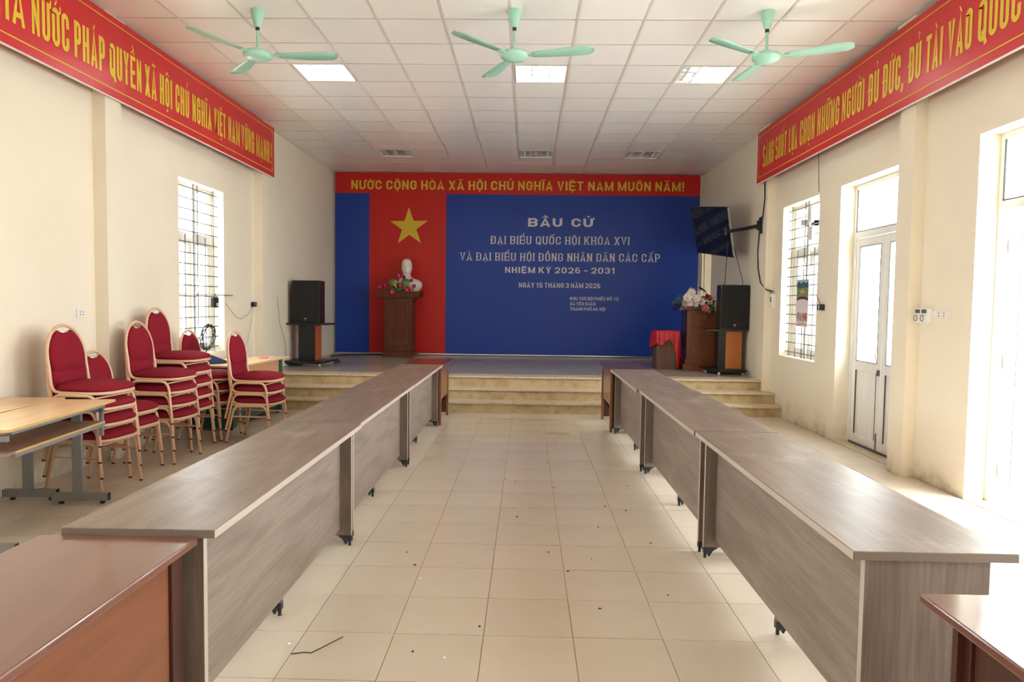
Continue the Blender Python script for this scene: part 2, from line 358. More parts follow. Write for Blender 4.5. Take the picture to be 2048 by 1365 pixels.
def stroke(mb2, pts, t, z=0):
    """flat ribbon with mitred joints"""
    P = []
    for p in pts:
        if not P or math.hypot(p[0]-P[-1][0], p[1]-P[-1][1]) > 1e-5: P.append(p)
    if len(P) < 2: return
    vs = []; h = t/2
    D = [((P[i+1][0]-P[i][0]), (P[i+1][1]-P[i][1])) for i in range(len(P)-1)]
    D = [(x/math.hypot(x, y), y/math.hypot(x, y)) for x, y in D]
    for i, p in enumerate(P):
        d0 = D[max(i-1, 0)]; d1 = D[min(i, len(D)-1)]
        n0 = (-d0[1], d0[0]); n1 = (-d1[1], d1[0]); nx, ny = n0[0]+n1[0], n0[1]+n1[1]; l = math.hypot(nx, ny)
        if l < .2: nx, ny, k = n0[0], n0[1], 1
        else: nx /= l; ny /= l; k = min(1/max(nx*n0[0]+ny*n0[1], .3), 1.9)
        vs += [(p[0]+nx*h*k, p[1]+ny*h*k, z), (p[0]-nx*h*k, p[1]-ny*h*k, z)]
    mb2.zz = getattr(mb2, 'zz', 0)+.00012; zq = mb2.zz
    vs = [(v[0], v[1], zq) for v in vs]
    mb2.add(vs, [(2*i, 2*i+1, 2*i+3, 2*i+2) for i in range(len(P)-1)])
def text_flat(text, width, H, t, gap=.28, space=.62, serif=False, kx=1.0):
    """2-D lettering scaled so the line is exactly `width` long"""
    width = width/kx; items = []
    for c in text:
        dec = unicodedata.normalize('NFD', c); b = dec[0]; marks = [DIA[x] for x in dec[1:] if x in DIA]
        if c in 'Đđ': b = 'D'; marks = ['bar']
        items.append((b, marks))
    fixed = 0; var = 0
    for i, (b, mk) in enumerate(items):
        if b == ' ': var += space
        else:
            k = WID.get(b, 1)
            if k == 0: fixed += t
            else: var += k
            if i < len(items)-1 and items[i+1][0] != ' ': var += gap
    u = (width-fixed)/var if var else .1
    out = MB(); x = 0
    for i, (b, mk) in enumerate(items):
        if b == ' ': x += u*space; continue
        k = WID.get(b, 1); W = t if k == 0 else u*k
        S = glyph(b, W, H, t)
        g = MB()
        for s in S: stroke(g, s, t*(.8 if b in 'MN' and not serif and H/W > 1.7 else 1))
        if serif:
            st = t*.42
            for s in S:
                for p in (s[0], s[-1]):
                    if (abs(p[1]) < 1e-4 or abs(p[1]-H) < 1e-4) and b not in 'EL' or (b in 'EL' and abs(p[0]-t/2) < 1e-4):
                        yy = st/2 if p[1] < H/2 else H-st/2
                        stroke(g, [(p[0]-t*1.15, yy), (p[0]+t*1.15, yy)], st)
                if b in 'EL' and s[-1][0] > W*.8:
                    stroke(g, [(W-st/2, s[-1][1]-t*1.0 if s[-1][1] > H/2 else 0), (W-st/2, s[-1][1]+t*1.0 if s[-1][1] < H/2 else H)], st)
            if b in 'DPB':
                for yy in (st/2, H-st/2): stroke(g, [(-t*.65, yy), (t, yy)], st)
        c = W/2; s_ = H; dt = max(t*.42, H*.055); wv = min(u*.34, H*.3)
        top = H*1.05
        if 'circ' in mk: stroke(g, [(c-wv, top), (c, top+H*.12), (c+wv, top)], dt)
        if 'breve' in mk: stroke(g, [(c-wv, top+H*.12), (c-wv*.5, top+H*.02), (c+wv*.5, top+H*.02), (c+wv, top+H*.12)], dt)
        ox, oy = (wv*1.15, H*.12) if 'circ' in mk else (0, 0)
        if 'acute' in mk: stroke(g, [(c+ox-wv*.3, top+oy), (c+ox+wv*.45, top+oy+H*.15)], dt)
        if 'grave' in mk: stroke(g, [(c+ox*.2+wv*.4, top+oy*1.1), (c+ox*.2-wv*.5, top+oy*1.1+H*.15)], dt)
        if 'tilde' in mk: stroke(g, [(c-wv, top+.02*H), (c-wv*.5, top+H*.10), (c+wv*.4, top+H*.03), (c+wv, top+H*.12)], dt)
        if 'hook' in mk: stroke(g, [(c+ox*.7-wv*.4, top+oy+H*.17), (c+ox*.7, top+oy+H*.22), (c+ox*.7+wv*.35, top+oy+H*.16), (c+ox*.7, top+oy+H*.09), (c+ox*.7, top+oy+H*.02)], dt*.85)
        if 'dot' in mk: stroke(g, [(c-t*.4, -H*.12), (c+t*.4, -H*.12)], t*.75)
        if 'horn' in mk: stroke(g, [(W-t*.5, H*.86), (W+t*.25, H*.93), (W+t*.30, H*1.09)], dt*1.2)
        if 'bar' in mk: stroke(g, [(-max(t*.35, W*.16), H*.5), (max(t*1.5, W*.42), H*.5)], max(t*.5, H*.07))
        out.add([((v[0]+x)*kx, v[1], v[2]) for v in g.v], g.f)
        x += W + (u*gap if i < len(items)-1 and items[i+1][0] != ' ' else 0)
    return out
def on_wall(mb2, O, U, V):
    O, U, V = Vector(O), Vector(U), Vector(V); m = MB()
    Nn = U.cross(V).normalized()
    m.add([O+U*v[0]+V*v[1]+Nn*v[2] for v in mb2.v], [f[::-1] for f in mb2.f]); m.keep = True; return m
def lettering(text, width, H, t, O, U, material, parent, V=(0, 0, 1), **kw):
    o = on_wall(text_flat(text, width, H, t, **kw), O, U, V).build('lettering', material, parent); return o

# ================================================================== SETTING
# ground outside, so daylight bounces in
struct(MB().box(WR+TH, 16, -8, 20, -.20, -.12).box(-16, WL-TH, -8, 20, -.20, -.12).build('ground', m_conc))

def wall_side(name, x0, x1, opens):
    m = MB(); y = YB
    for (a, b, z0, z1) in sorted(opens):
        m.box(x0, x1, y, a, -.02, HC+.14)
        if z0 > 0: m.box(x0, x1, a, b, -.02, z0)
        m.box(x0, x1, a, b, z1, HC+.14); y = b
    m.box(x0, x1, y, YE+.2, -.02, HC+.14)
    return m
SIDE_Y0, SIDE_Y1 = 13.32, 14.04       # doorway beside the backdrop, in the stage's right wall
m = wall_side('wall_right', WR, WR+TH, OPEN_R + [(SIDE_Y0, SIDE_Y1, .45, 2.6)])
for (a, b) in ((2.5, 2.75), (6.33, 6.58)): m.box(WR-.105, WR+.01, a, b, 0, HC)
m.box(WR-.105, WR+.01, 10.12, 10.42, 0, HC)
m.box(3.425, WR+.01, 10.42, SIDE_Y0, .40, HC); m.box(3.425, WR+.01, SIDE_Y1, YE, .4, HC); m.box(3.425, WR+.01, SIDE_Y0, SIDE_Y1, 2.6, HC)
struct(m.build('wall_right', m_wall))
m = wall_side('wall_left', WL-TH, WL, OPEN_L)
for (a, b) in ((2.5, 2.75), (6.36, 6.61), (10.12, 10.42)): m.box(WL-.01, WL+.12, a, b, 0, HC)
m.box(WL-.01, -3.885, 10.42, YE, .40, HC)
struct(m.build('wall_left', m_wall))
struct(MB().box(WL-TH, WR+TH, YE, YE+.2, 0, HC+.14).build('wall_back', m_wall))
struct(MB().box(WL-TH, WR+TH, YB-.2, YB, 0, HC+.14).build('wall_front', m_wall))
# unseen box added behind the doorway to cut daylight on its jamb
m = MB().box(WR+TH, 5.3, SIDE_Y1, SIDE_Y1+.2, 0, 3).box(WR+TH, 5.3, 12.3, 12.5, 0, 3).box(WR+TH, 5.3, 12.3, SIDE_Y1+.2, 2.9, 3.05).box(WR+TH, 5.3, 12.3, SIDE_Y1+.2, .3, .45)
m.box(5.1, 5.3, 12.5, 12.75, .4, 2.9).box(5.1, 5.3, 13.15, SIDE_Y1, .4, 2.9).box(5.1, 5.3, 12.7, 13.2, .4, 1.5).box(5.1, 5.3, 12.7, 13.2, 2.4, 2.9)
struct(m.build('wall_daylight_baffle', m_wall))
# pilaster heads under the ceiling
k = 0
for x0, x1 in ((WL, WL+.15), (WR-.135, WR)):
    for a, b in ((6.36, 6.61), (10.12, 10.42)):
        k += 1; struct(MB().box(x0, x1, a-.03, b+.03, HC-.035, HC-.008).build('trim_%d' % k, m_wall))

# floor: base, tiles
T = .40364; FX0, FY0 = -.98376, 4.72869
floor = struct(MB().box(WL-TH, WR+TH, YB-.2, 9.75, -.12, -.003).build('floor', m_grout))
me_t = MB().box(.0018, T-.0018, .0018, T-.0018, -.02, 0).mesh('tile'); me_t.materials.append(m_tile_f)
cells = []
for i in range(-8, 12):
    for j in range(-20, 13):
        x, y = FX0+i*T, FY0+j*T
        x0, x1, y0, y1 = max(x, WL), min(x+T, WR+.0), y, min(y+T, 9.68)
        if x1-x0 < .03 or y1-y0 < .03: continue
        vis = y > 1.9 and abs(x+T/2) < .80*(y+T)
        under = 1.05 < abs(x+T/2) < 1.35
        cells.append((0 if vis else 1, y*y+x*x+(9 if under else 0), x, y, x0, x1, y0, y1))
cells.sort(); rest = MB()
for n, (v, d, x, y, x0, x1, y0, y1) in enumerate(cells):
    if n < 300 and v == 0:
        full = abs((x1-x0)-T) < 1e-4 and abs((y1-y0)-T) < 1e-4
        if full: o = link('floor_tile', me_t, floor, (x, y, random.uniform(-.0006, .0004)))
        else: o = MB().box(x0-x+.0014, x1-x-.0014, .0014, y1-y0-.0014, -.02, 0).build('floor_tile', m_tile_f, floor, (x, y, 0))
    else: rest.box(x0+.0014, x1-.0014, y0+.0014, y1-.0014, -.02, 0)
o = rest.build('floor_tiles', m_tile_f, floor); o['kind'] = 'stuff'
for (x, y, rx, ry) in ((-.86, 6.72, .13, .10), (.36, 8.15, .17, .13), (-.02, 5.1, .05, .04)):
    MB().add([(x+rx*math.cos(k*PI/9)*(1+.25*math.sin(2.6*k)), y+ry*math.sin(k*PI/9)*(1+.2*math.cos(1.9*k)), .0009) for k in range(18)], [tuple(range(18))]).build('tea_stain', m_stain, floor)
# thresholds of the doors
for (a, b, z0, z1) in OPEN_R:
    if z0 == 0: MB().box(WR, WR+TH, a, b, -.06, .0).build('threshold', m_stone2, floor)

# ceiling: slab, tiles, grid bars
CT = .605; CX0, CY0 = -.18693, 6.52401
ceil = struct(MB().box(WL-TH, WR+TH, YB-.2, YE+.2, HC+.12, HC+.24).box(WL, WR, YB, 3.50, HC+.004, HC+.03).build('ceiling', m_tile_c))
LAMPS = [(-4, 2), (0, 2), (3, 2), (-4, 9), (0, 9), (3, 9)]
me_c = MB().box(.012, CT-.012, .012, CT-.012, HC, HC+.012).mesh('ceiling_tile'); me_c.materials.append(m_tile_c)
xs, ys = [], []
for i in range(-7, 8):
    for j in range(-5, 13):
        x, y = CX0+i*CT, CY0+j*CT
        x0, x1, y1 = max(x, WL), min(x+CT, WR), min(y+CT, YE)
        if x1-x0 < .05 or y1-y < .05 or (i, j) in LAMPS: continue
        if (i, j) in [(a, b) for a, b in LAMPS]: continue
        full = x1-x0 > CT-1e-4 and y1-y > CT-1e-4
        o = link('ceiling_tile', me_c, ceil, (x, y, 0)) if full else MB().box(x0-x+.012, x1-x-.012, .012, y1-y-.012, HC, HC+.012).build('ceiling_tile', m_tile_c, ceil, (x, y, 0))
        # each tile sits a hair unevenly in the grid
        ax, ay = random.uniform(-.002, .002), random.uniform(-.002, .002)
        o.matrix_world = Matrix.Translation((x, y, 0)) @ Matrix.Translation((.3, .3, HC)) @ Matrix.Rotation(ax, 4, 'X') @ Matrix.Rotation(ay, 4, 'Y') @ Matrix.Translation((-.3, -.3, -HC))
g = MB()
for i in range(-6, 7): g.box(CX0+i*CT-.012, CX0+i*CT+.012, YB, YE, HC-.004, HC+.004)
for j in range(-15, 13): g.box(WL, WR, CY0+j*CT-.005, CY0+j*CT+.005, HC-.002, HC+.004)
g.build('grid_bars', m_tbar, ceil)

# stage and steps
struct(MB().box(WL, 3.72, 10.475, YE, .0, .45).build('floor_stage', m_stage))
for k, (y0, z0) in enumerate(((9.58, 0), (9.84, .15), (10.13, .30))):
    s = struct(MB().box(WL, WR, y0+.025, y0+.33, z0, z0+.122).build('trim_%d' % (k+5), m_stone), 'beige stone step below the stage')
    xx = WL
    while xx < WR-.05:
        x2 = min(xx+1.25, WR)
        MB().box(xx+.001, x2-.001, y0, y0+.34, z0+.122, z0+.15).build('stone_slab', m_stone2, s, bevel=.006); xx = x2

# ------------------------------------------------------------------ windows and doors
def window(n, side, y0, y1, z0, z1, detail=True):
    """white profile window with a fixed light over two casements, glass, and a steel grille inside"""
    s = 1 if side == 'R' else -1; xw = WR if s > 0 else WL
    def X(a, b): return (xw+s*a, xw+s*b) if s > 0 else (xw+s*b, xw+s*a)
    fr = MB(); x0, x1 = X(.16, .22); p = .055; tz = z0+(z1-z0)*.70; ym = (y0+y1)/2
    fr.box(x0, x1, y0+p, y1-p, z0, z0+p).box(x0, x1, y0+p, y1-p, z1-p, z1).box(x0, x1, y0, y0+p, z0, z1).box(x0, x1, y1-p, y1, z0, z1).box(x0, x1, y0+p, y1-p, tz-.04, tz+.04)
    root = struct(fr.build('window_%d' % n, m_pvc))
    xa, xb = X(.165, .205)
    for a, b in ((y0+p, ym), (ym, y1-p)):
        c = MB(); q = .06
        c.box(xa, xb, a+q, b-q, z0+p, z0+p+q).box(xa, xb, a+q, b-q, tz-.04-q, tz-.04).box(xa, xb, a, a+q, z0+p, tz-.04).box(xa, xb, b-q, b, z0+p, tz-.04)
        c.box(xa, xb, a+q, b-q, (z0+tz)/2-.02, (z0+tz)/2+.02)
        c.build('casement', m_pvc, root)
        xg = xw+s*.185
        MB().box(xg-.002, xg+.002, a+q, b-q, z0+p+q, tz-.04-q).build('pane', m_glass, root)
    xg = xw+s*.19
    MB().box(xg-.002, xg+.002, y0+p, y1-p, tz+.04, z1-p).build('pane', m_glass, root)
    if detail:
        xg0 = xw+s*.085; nb = 16
        for k in range(nb):
            z = z0+.06+(z1-z0-.12)*k/(nb-1)
            MB().cyl((xg0, y0, z), (xg0, y1, z), .0065, 6).build('grille_bar', m_bar, root)
        h = [y0+.10, ym-.055, ym+.055, y1-.10]
        for y in h: MB().box(xg0-.004+s*.006, xg0+.004+s*.006, y-.006, y+.006, z0, z1).build('grille_upright', m_bar, root)
        for y in (y0+.33, y1-.33): MB().box(xg0-.004+s*.006, xg0+.004+s*.006, y-.006, y+.006, z0, tz).build('grille_upright', m_bar, root)
        MB().box(xg0-.012+s*.03, xg0+.012+s*.03, ym-.030, ym+.030, z0, z1).build('mullion', m_pvc, root)
    return root
wn = 0
for o_ in OPEN_R:
    if o_[2] > 0: wn += 1; window(wn, 'R', *o_, detail=True)
for o_ in OPEN_L: wn += 1; window(wn, 'L', *o_, detail=True)

def leaf_mesh(w_, z0, z1):
    """door leaf in local coords: hinge at y=0, spreads along -y; glass above, ribbed panel below"""
    f = MB(); d = .02; st = .085
    f.box(-d, d, -w_+st, -st, z0, z0+.10).box(-d, d, -w_+st, -st, z1-.09, z1).box(-d, d, -w_, -w_+st, z0, z1).box(-d, d, -st, 0, z0, z1).box(-d, d, -w_+st, -st, .82, .92)
    g = MB().box(-.003, .003, -w_+st, -st, .92, z1-.09)
    p = MB(); n = 6; ww = (w_-2*st)/n
    for k in range(n): p.box(-.008, .008, -w_+st+k*ww+.0015, -w_+st+(k+1)*ww-.0015, z0+.10, .82)
    bead = MB()
    for (a, b, zz0, zz1) in ((-w_+st, -w_+st+.008, .92, z1-.09), (-st-.008, -st, .92, z1-.09), (-w_+st, -st, .92, .928), (-w_+st, -st, z1-.098, z1-.09), (-w_+st, -w_+st+.008, z0+.1, .82), (-st-.008, -st, z0+.1, .82)):
        bead.box(-.0225, -.012, a, b, zz0, zz1)
    return f, g, p, bead
def door(n, y0, y1, z1, openleaf):
    x = WR+.19; p = .05; fr = MB(); tz = 2.30
    fr.box(x-.03, x+.03, y0, y0+p, 0, z1).box(x-.03, x+.03, y1-p, y1, 0, z1).box(x-.03, x+.03, y0+p, y1-p, z1-p, z1).box(x-.03, x+.03, y0+p, y1-p, tz-.035, tz+.035)
    root = struct(fr.build('door_%d' % n, m_door, bevel=.003))
    MB().box(x-.003, x+.003, y0+p, y1-p, tz+.035, z1-p).build('pane', m_glass, root)
    MB().box(x-.031, x-.02, y0+p, y1-p, tz+.035, tz+.043).box(x-.031, x-.02, y1-p-.008, y1-p, tz+.035, z1-p).build('glazing_bead', m_dark, root)
    w_ = (y1-y0-2*p)/2
    if not openleaf: MB().box(x-.035, x+.04, y0+p, y1-p, 0, .022).build('sill_strip', m_bar, root)
    for k, (yh, sgn) in enumerate(((y1-p, 1), (y0+p, -1))):
        f, g, pn, bd = leaf_mesh(w_-.003, .015, tz-.04)
        if sgn < 0:
            for q in (f, g, pn, bd): q.v = [(a, -b, c) for a, b, c in q.v]
        a = R(88)*sgn if openleaf else 0
        lf = f.build('door_leaf', m_door, root, (x+(.03 if openleaf else 0), yh, 0), a, bevel=.003)
        g.build('pane', m_glass, lf); pn.build('lower_panel', m_door, lf); bd.build('glazing_bead', m_bar, lf)
        if not (sgn < 0):
            hy = -w_+.04
            hd = MB().tube([(-.02, hy, .98), (-.06, hy, .98), (-.065, hy, 1.0), (-.065, hy, 1.10)], .009, 8); hd.box(-.026, -.018, hy-.018, hy+.018, .90, 1.14)
            hd.build('handle', m_white, lf)
            MB().box(-.034, -.02, hy-.02, hy+.02, .80, .86).cyl((-.03, hy, .02), (-.03, hy, .20), .006, 6).build('bolt', m_bar, lf)
        for z in (.25, 1.1, 2.0):
            MB().cyl((-.024, 0, z-.05), (-.024, 0, z+.05), .009, 8).build('hinge', m_alu, lf)
    return root
dn = 0
for o_ in OPEN_R:
    if o_[2] == 0: dn += 1; door(dn, o_[0], o_[1], o_[3], openleaf=(o_[0] == 4.24 or o_[0] < 1))

# handrail outside the open door
t = thing('handrail', 'grey handrail faintly visible outside the open door', 'railing', (4.9, 8.2, -.12))
MB().tube([(0, 1.2, 1.25), (0, -.4, 1.25), (0, -1.3, .85)], .025, 8).build('rail', m_steel, t)
for yy, h in ((1.15, 1.25), (.3, 1.25), (-.4, 1.25), (-1.25, .87)): MB().cyl((0, yy, 0), (0, yy, h), .02, 8).build('post', m_steel, t)

# ================================================================== WALL BANNERS
def corner_mark(m2, x, y, sx, sy, s=.055):
    for k in range(3):
        d = s*(1-k*.28); stroke(m2, [(x+sx*.008*k, y+sy*d), (x+sx*d*.45, y+sy*d*.75), (x+sx*d*.75, y+sy*d*.45), (x+sx*d, y+sy*.008*k)], .006)
    stroke(m2, [(x, y), (x+sx*s*.9, y+sy*s*.9)], .007)
def banner(name, label, X, s, words, y_end, z0, z1, zb, cap, y_near, seam):
    root = thing(name, label, 'banner', (0, 0, 0))
    m = MB(); lo, hi = sorted((y_near, y_end)); seams = [lo]+seam+[hi]
    for a, b in zip(seams[:-1], seams[1:]):
        bx = (X-.022, X) if s < 0 else (X, X+.022)
        MB().box(bx[0], bx[1], a+.0008, b-.0008, z0, z1).build('banner_panel', m_ban, root)
    f = -s*.0022; xf = X+f
    xe = (X-.023, X-.0005) if s < 0 else (X+.0005, X+.023)
    MB().box(xe[0], xe[1], lo, hi, z0-.007, z0).build('bottom_edge', m_white, root)
    U = (0, 1, 0) if s < 0 else (0, -1, 0)
    O0 = y_near if s < 0 else y_end
    ln = MB()
    Lb = hi-lo; a_, b_ = .07, Lb-.07; c_, d_ = .075, (z1-z0)-.06
    for st in ([(a_, c_), (b_, c_)], [(a_, d_), (b_, d_)]): stroke(ln, st, .010)
    e = b_ if s < 0 else a_
    stroke(ln, [(e, c_), (e, d_)], .008)
    sx = -1 if s < 0 else 1
    corner_mark(ln, e, c_, sx, 1); corner_mark(ln, e, d_, sx, -1)
    on_wall(ln, (xf, O0, z0), U, (0, 0, 1)).build('border_line', m_yel, root)
    for wd, ya, yb in words:
        lettering(wd, abs(yb-ya), cap, .040, (xf, ya, zb), U, m_yel, root, gap=.26, kx=.88)
    return root
LW = [('DỰNG', 4.05, 4.52), ('NHÀ', 4.86, 5.30), ('NƯỚC', 5.37, 5.81), ('PHÁP', 5.876, 6.30), ('QUYỀN', 6.369, 6.895), ('XÃ', 6.955, 7.17), ('HỘI', 7.235, 7.485), ('CHỦ', 7.556, 7.862),
      ('NGHĨA', 7.934, 8.418), ('VIỆT', 8.489, 8.81), ('NAM', 8.883, 9.238), ('VỮNG', 9.292, 9.722), ('MẠNH !', 9.798, 10.388)]
RW = [('SÁNG', 10.20, 9.765), ('SUỐT', 9.69, 9.285), ('LỰA', 9.205, 8.92), ('CHỌN', 8.843, 8.395), ('NHỮNG', 8.321, 7.75), ('NGƯỜI', 7.685, 7.19), ('ĐỦ', 7.10, 6.90), ('ĐỨC,', 6.82, 6.45),
      ('ĐỦ', 6.37, 6.178), ('TÀI', 6.106, 5.866), ('VÀO', 5.797, 5.488), ('QUỐC', 5.417, 4.96), ('HỘI', 4.88, 4.62)]
banner('wall_banner', 'long red slogan banner with yellow lettering on left wall', -3.77, -1, LW, 10.50, 3.318, 4.04, 3.495, .300, 2.2, [6.62])
banner('wall_banner', 'long red slogan banner with yellow lettering on right wall', 3.31, 1, RW, 10.45, 3.283, 4.0, 3.468, .306, 2.2, [6.33])

# ================================================================== STAGE BACKDROP
bd = thing('stage_backdrop', 'large blue and red printed election backdrop with yellow star behind the stage', 'backdrop', (0, 0, 0))
bd['kind'] = 'thing'
YF = 14.03
MB().box(-3.83, 3.35, YF, YF+.04, .485, 4.05).build('board', m_bblue, bd)
e = .0015
MB().box(-3.83, 3.35, YF-e, YF-.0002, 3.642, 4.05).build('red_header', m_bred, bd)
MB().box(-3.145, -1.622, YF-e*.9, YF-.0002, .485, 3.642).build('red_stripe', m_bred, bd)
MB().box(-3.83, 3.35, YF-.02, YF+.02, .468, .486).build('bottom_strip', m_alu, bd)
st = MB(); c = (-2.355, 2.985); vs = []
for k in range(10):
    r = .392 if k % 2 == 0 else .152; a = R(90+36*k+1); vs.append((c[0]+r*math.cos(a), YF-2*e, c[1]+r*math.sin(a)))
vs.append((c[0], YF-2*e, c[1]))
st.add(vs, [(k, (k+1) % 10, 10) for k in range(10)]); st.build('star', m_byel, bd)
yl = YF-2.5*e; Ux = (1, 0, .003)
LINES = [('NƯỚC CỘNG HÒA XÃ HỘI CHỦ NGHĨA VIỆT NAM MUÔN NĂM!', -3.505, 3.035, 3.716, .180, .031, m_byel, False, .24, .7, 1.15),
         ('BẦU CỬ', -.005, 1.271, 3.020, .167, .033, m_bwht, False, .24, .95, 1.6),
         ('ĐẠI BIỂU QUỐC HỘI KHÓA XVI', -.732, 1.991, 2.672, .156, .0150, m_bwht, True, .36, .95, 1.55),
         ('VÀ ĐẠI BIỂU HỘI ĐỒNG NHÂN DÂN CÁC CẤP', -1.339, 2.597, 2.342, .156, .0150, m_bwht, True, .36, .95, 1.55),
         ('NHIỆM KỲ 2026 - 2031', -.447, 1.727, 2.106, .118, .019, m_bwht, False, .30, .7, 1.5),
         ('NGÀY 15 THÁNG 3 NĂM 2026', -.169, 1.439, 1.820, .096, .0145, m_bwht, False, .26, .62, 1.2),
         ('KHU VỰC BỎ PHIẾU SỐ: 13', .844, 1.800, 1.582, .066, .0092, m_bwht, False, .28, .62, 1.1),
         ('XÃ YÊN XUÂN', .846, 1.349, 1.479, .066, .0092, m_bwht, False, .28, .62, 1.1),
         ('THÀNH PHỐ HÀ NỘI', .848, 1.548, 1.376, .066, .0092, m_bwht, False, .28, .62, 1.1)]
for (tx, xa, xb, zb, H, tt, mm, sf, gp, sp, kx) in LINES:
    lettering(tx, xb-xa, H, tt, (xa, yl, zb), Ux, mm, bd, serif=sf, gap=gp, space=sp, kx=kx)

# ================================================================== CEILING FANS
def fan(loc, angs, label):
    t = thing('ceiling_fan', label, 'fan', loc, 0, 'mint green ceiling fans')     # origin at the ceiling
    MB().lathe([(.058, 0), (.060, -.012), (.052, -.05), (.030, -.135), (.022, -.15)], n=24).build('canopy', m_mint, t)
    MB().lathe([(.017, -.15), (.017, -.178)], n=12).build('rubber_bush', m_cap, t)
    MB().lathe([(.0125, -.17), (.0125, -.30), (.016, -.325), (.030, -.345), (.05, -.355)], n=16).build('down_rod', m_mint, t)
    MB().lathe([(.04, -.350), (.085, -.356), (.118, -.370), (.128, -.385), (.120, -.405), (.09, -.425), (.045, -.437), (.0, -.44)], n=32).build('motor', m_mint, t)
    for a in angs:
        b = MB(); L0, L1 = .15, .70; n = 18; rings = []
        for i in range(n+1):
            u = i/14 if i < 11 else 1-.215*(1-math.sin((i-10.98)/(n-10.98)*PI/2)); x = L0+(L1-L0)*u
            w = .048+.028*min(1, u*1.6)
            if u > .86: w *= math.sqrt(max(0.015, 1-((u-.86)/.14)**2))
            if u < .06: w *= .75+.25*u/.06
            tw = R(-9); cz = .010*u*u
            ring = []
            for yy, zz in ((-w, 0), (0, .014), (w, 0), (w, -.002), (0, .011), (-w, -.002)):
                ring.append((x, yy*math.cos(tw)-zz*math.sin(tw), yy*math.sin(tw)+zz*math.cos(tw)+cz))
            rings.append(ring)
        b.loft(rings)
        bl = b.build('blade', m_mint, t, (0, 0, -.388), a)
        MB().box(.11, .19, -.018, .018, -.008, .003).build('blade_arm', m_mint, bl)
    return t
def ang(x, y): return math.atan2(y, x)
fan((-2.42, 6.34, HC), [ang(-.32, -.59), ang(.70, .05), ang(-.43, .56)], 'mint ceiling fan beside the red banner on the left wall')
fan((-.145, 6.32, HC), [ang(-.47, -.5), ang(.68, -.13), ang(-.25, .59)], 'middle one of the three mint ceiling fans')
fan((2.055, 6.33, HC), [ang(-.59, -.41), ang(.62, -.27), ang(-.05, .68)], 'mint ceiling fan beside the red banner on the right wall')

# ================================================================== CEILING LAMPS
def lamp(i, j, lit, label):
    x, y = CX0+i*CT, CY0+j*CT; a = .018
    t = thing('ceiling_light', label, 'light', (x+CT/2, y+CT/2, HC), 0, 'recessed louvre ceiling lights'); h = CT/2-a
    f = MB().box(-h, h, -h, -h+.012, -.004, .06).box(-h, h, h-.012, h, -.004, .06).box(-h, -h+.012, -h+.012, h-.012, -.004, .06).box(h-.012, h, -h+.012, h-.012, -.004, .06)
    f.build('frame', m_house, t)
    MB().box(-h, h, -h, h, .075 if lit else .048, .08).build('reflector', m_house, t)
    for k in (-1, 0, 1):
        MB().cyl((k*.19, -h+.02, .038 if lit else .030), (k*.19, h-.02, .038 if lit else .030), .016, 8).build('tube', m_lampw if (lit and k in lit) else m_lampo, t)
    for k in (-1, 1):
        MB().prism([(k*.096-.010, .03), (k*.096+.010, .03), (k*.096+.003, -.002), (k*.096-.003, -.002)], 'y', -h+.012, h-.012).build('louvre_rail', m_refl, t)
    for k in range(4):
        yy = -h+.012+(2*h-.024)*(k+.5)/4
        for a in (-h+.0125, -.0955+.010, .0955+.010):
            MB().box(a, a+.165, yy-.001, yy+.001, .0, .016).build('louvre_blade', m_refl, t)
lamp(-4, 2, (-1, 0, 1), 'lit square louvre light beyond the fan near the left banner')
lamp(0, 2, (-1, 0, 1), 'lit square louvre light beyond the middle ceiling fan')
lamp(3, 2, (0, 1), 'lit square louvre light beyond the fan near the right banner')
lamp(-4, 9, (), 'switched-off louvre light over the stage above the podium with the bust')
lamp(0, 9, (), 'switched-off louvre light at the middle of the stage ceiling')
lamp(3, 9, (), 'switched-off louvre light over the stage near the television')

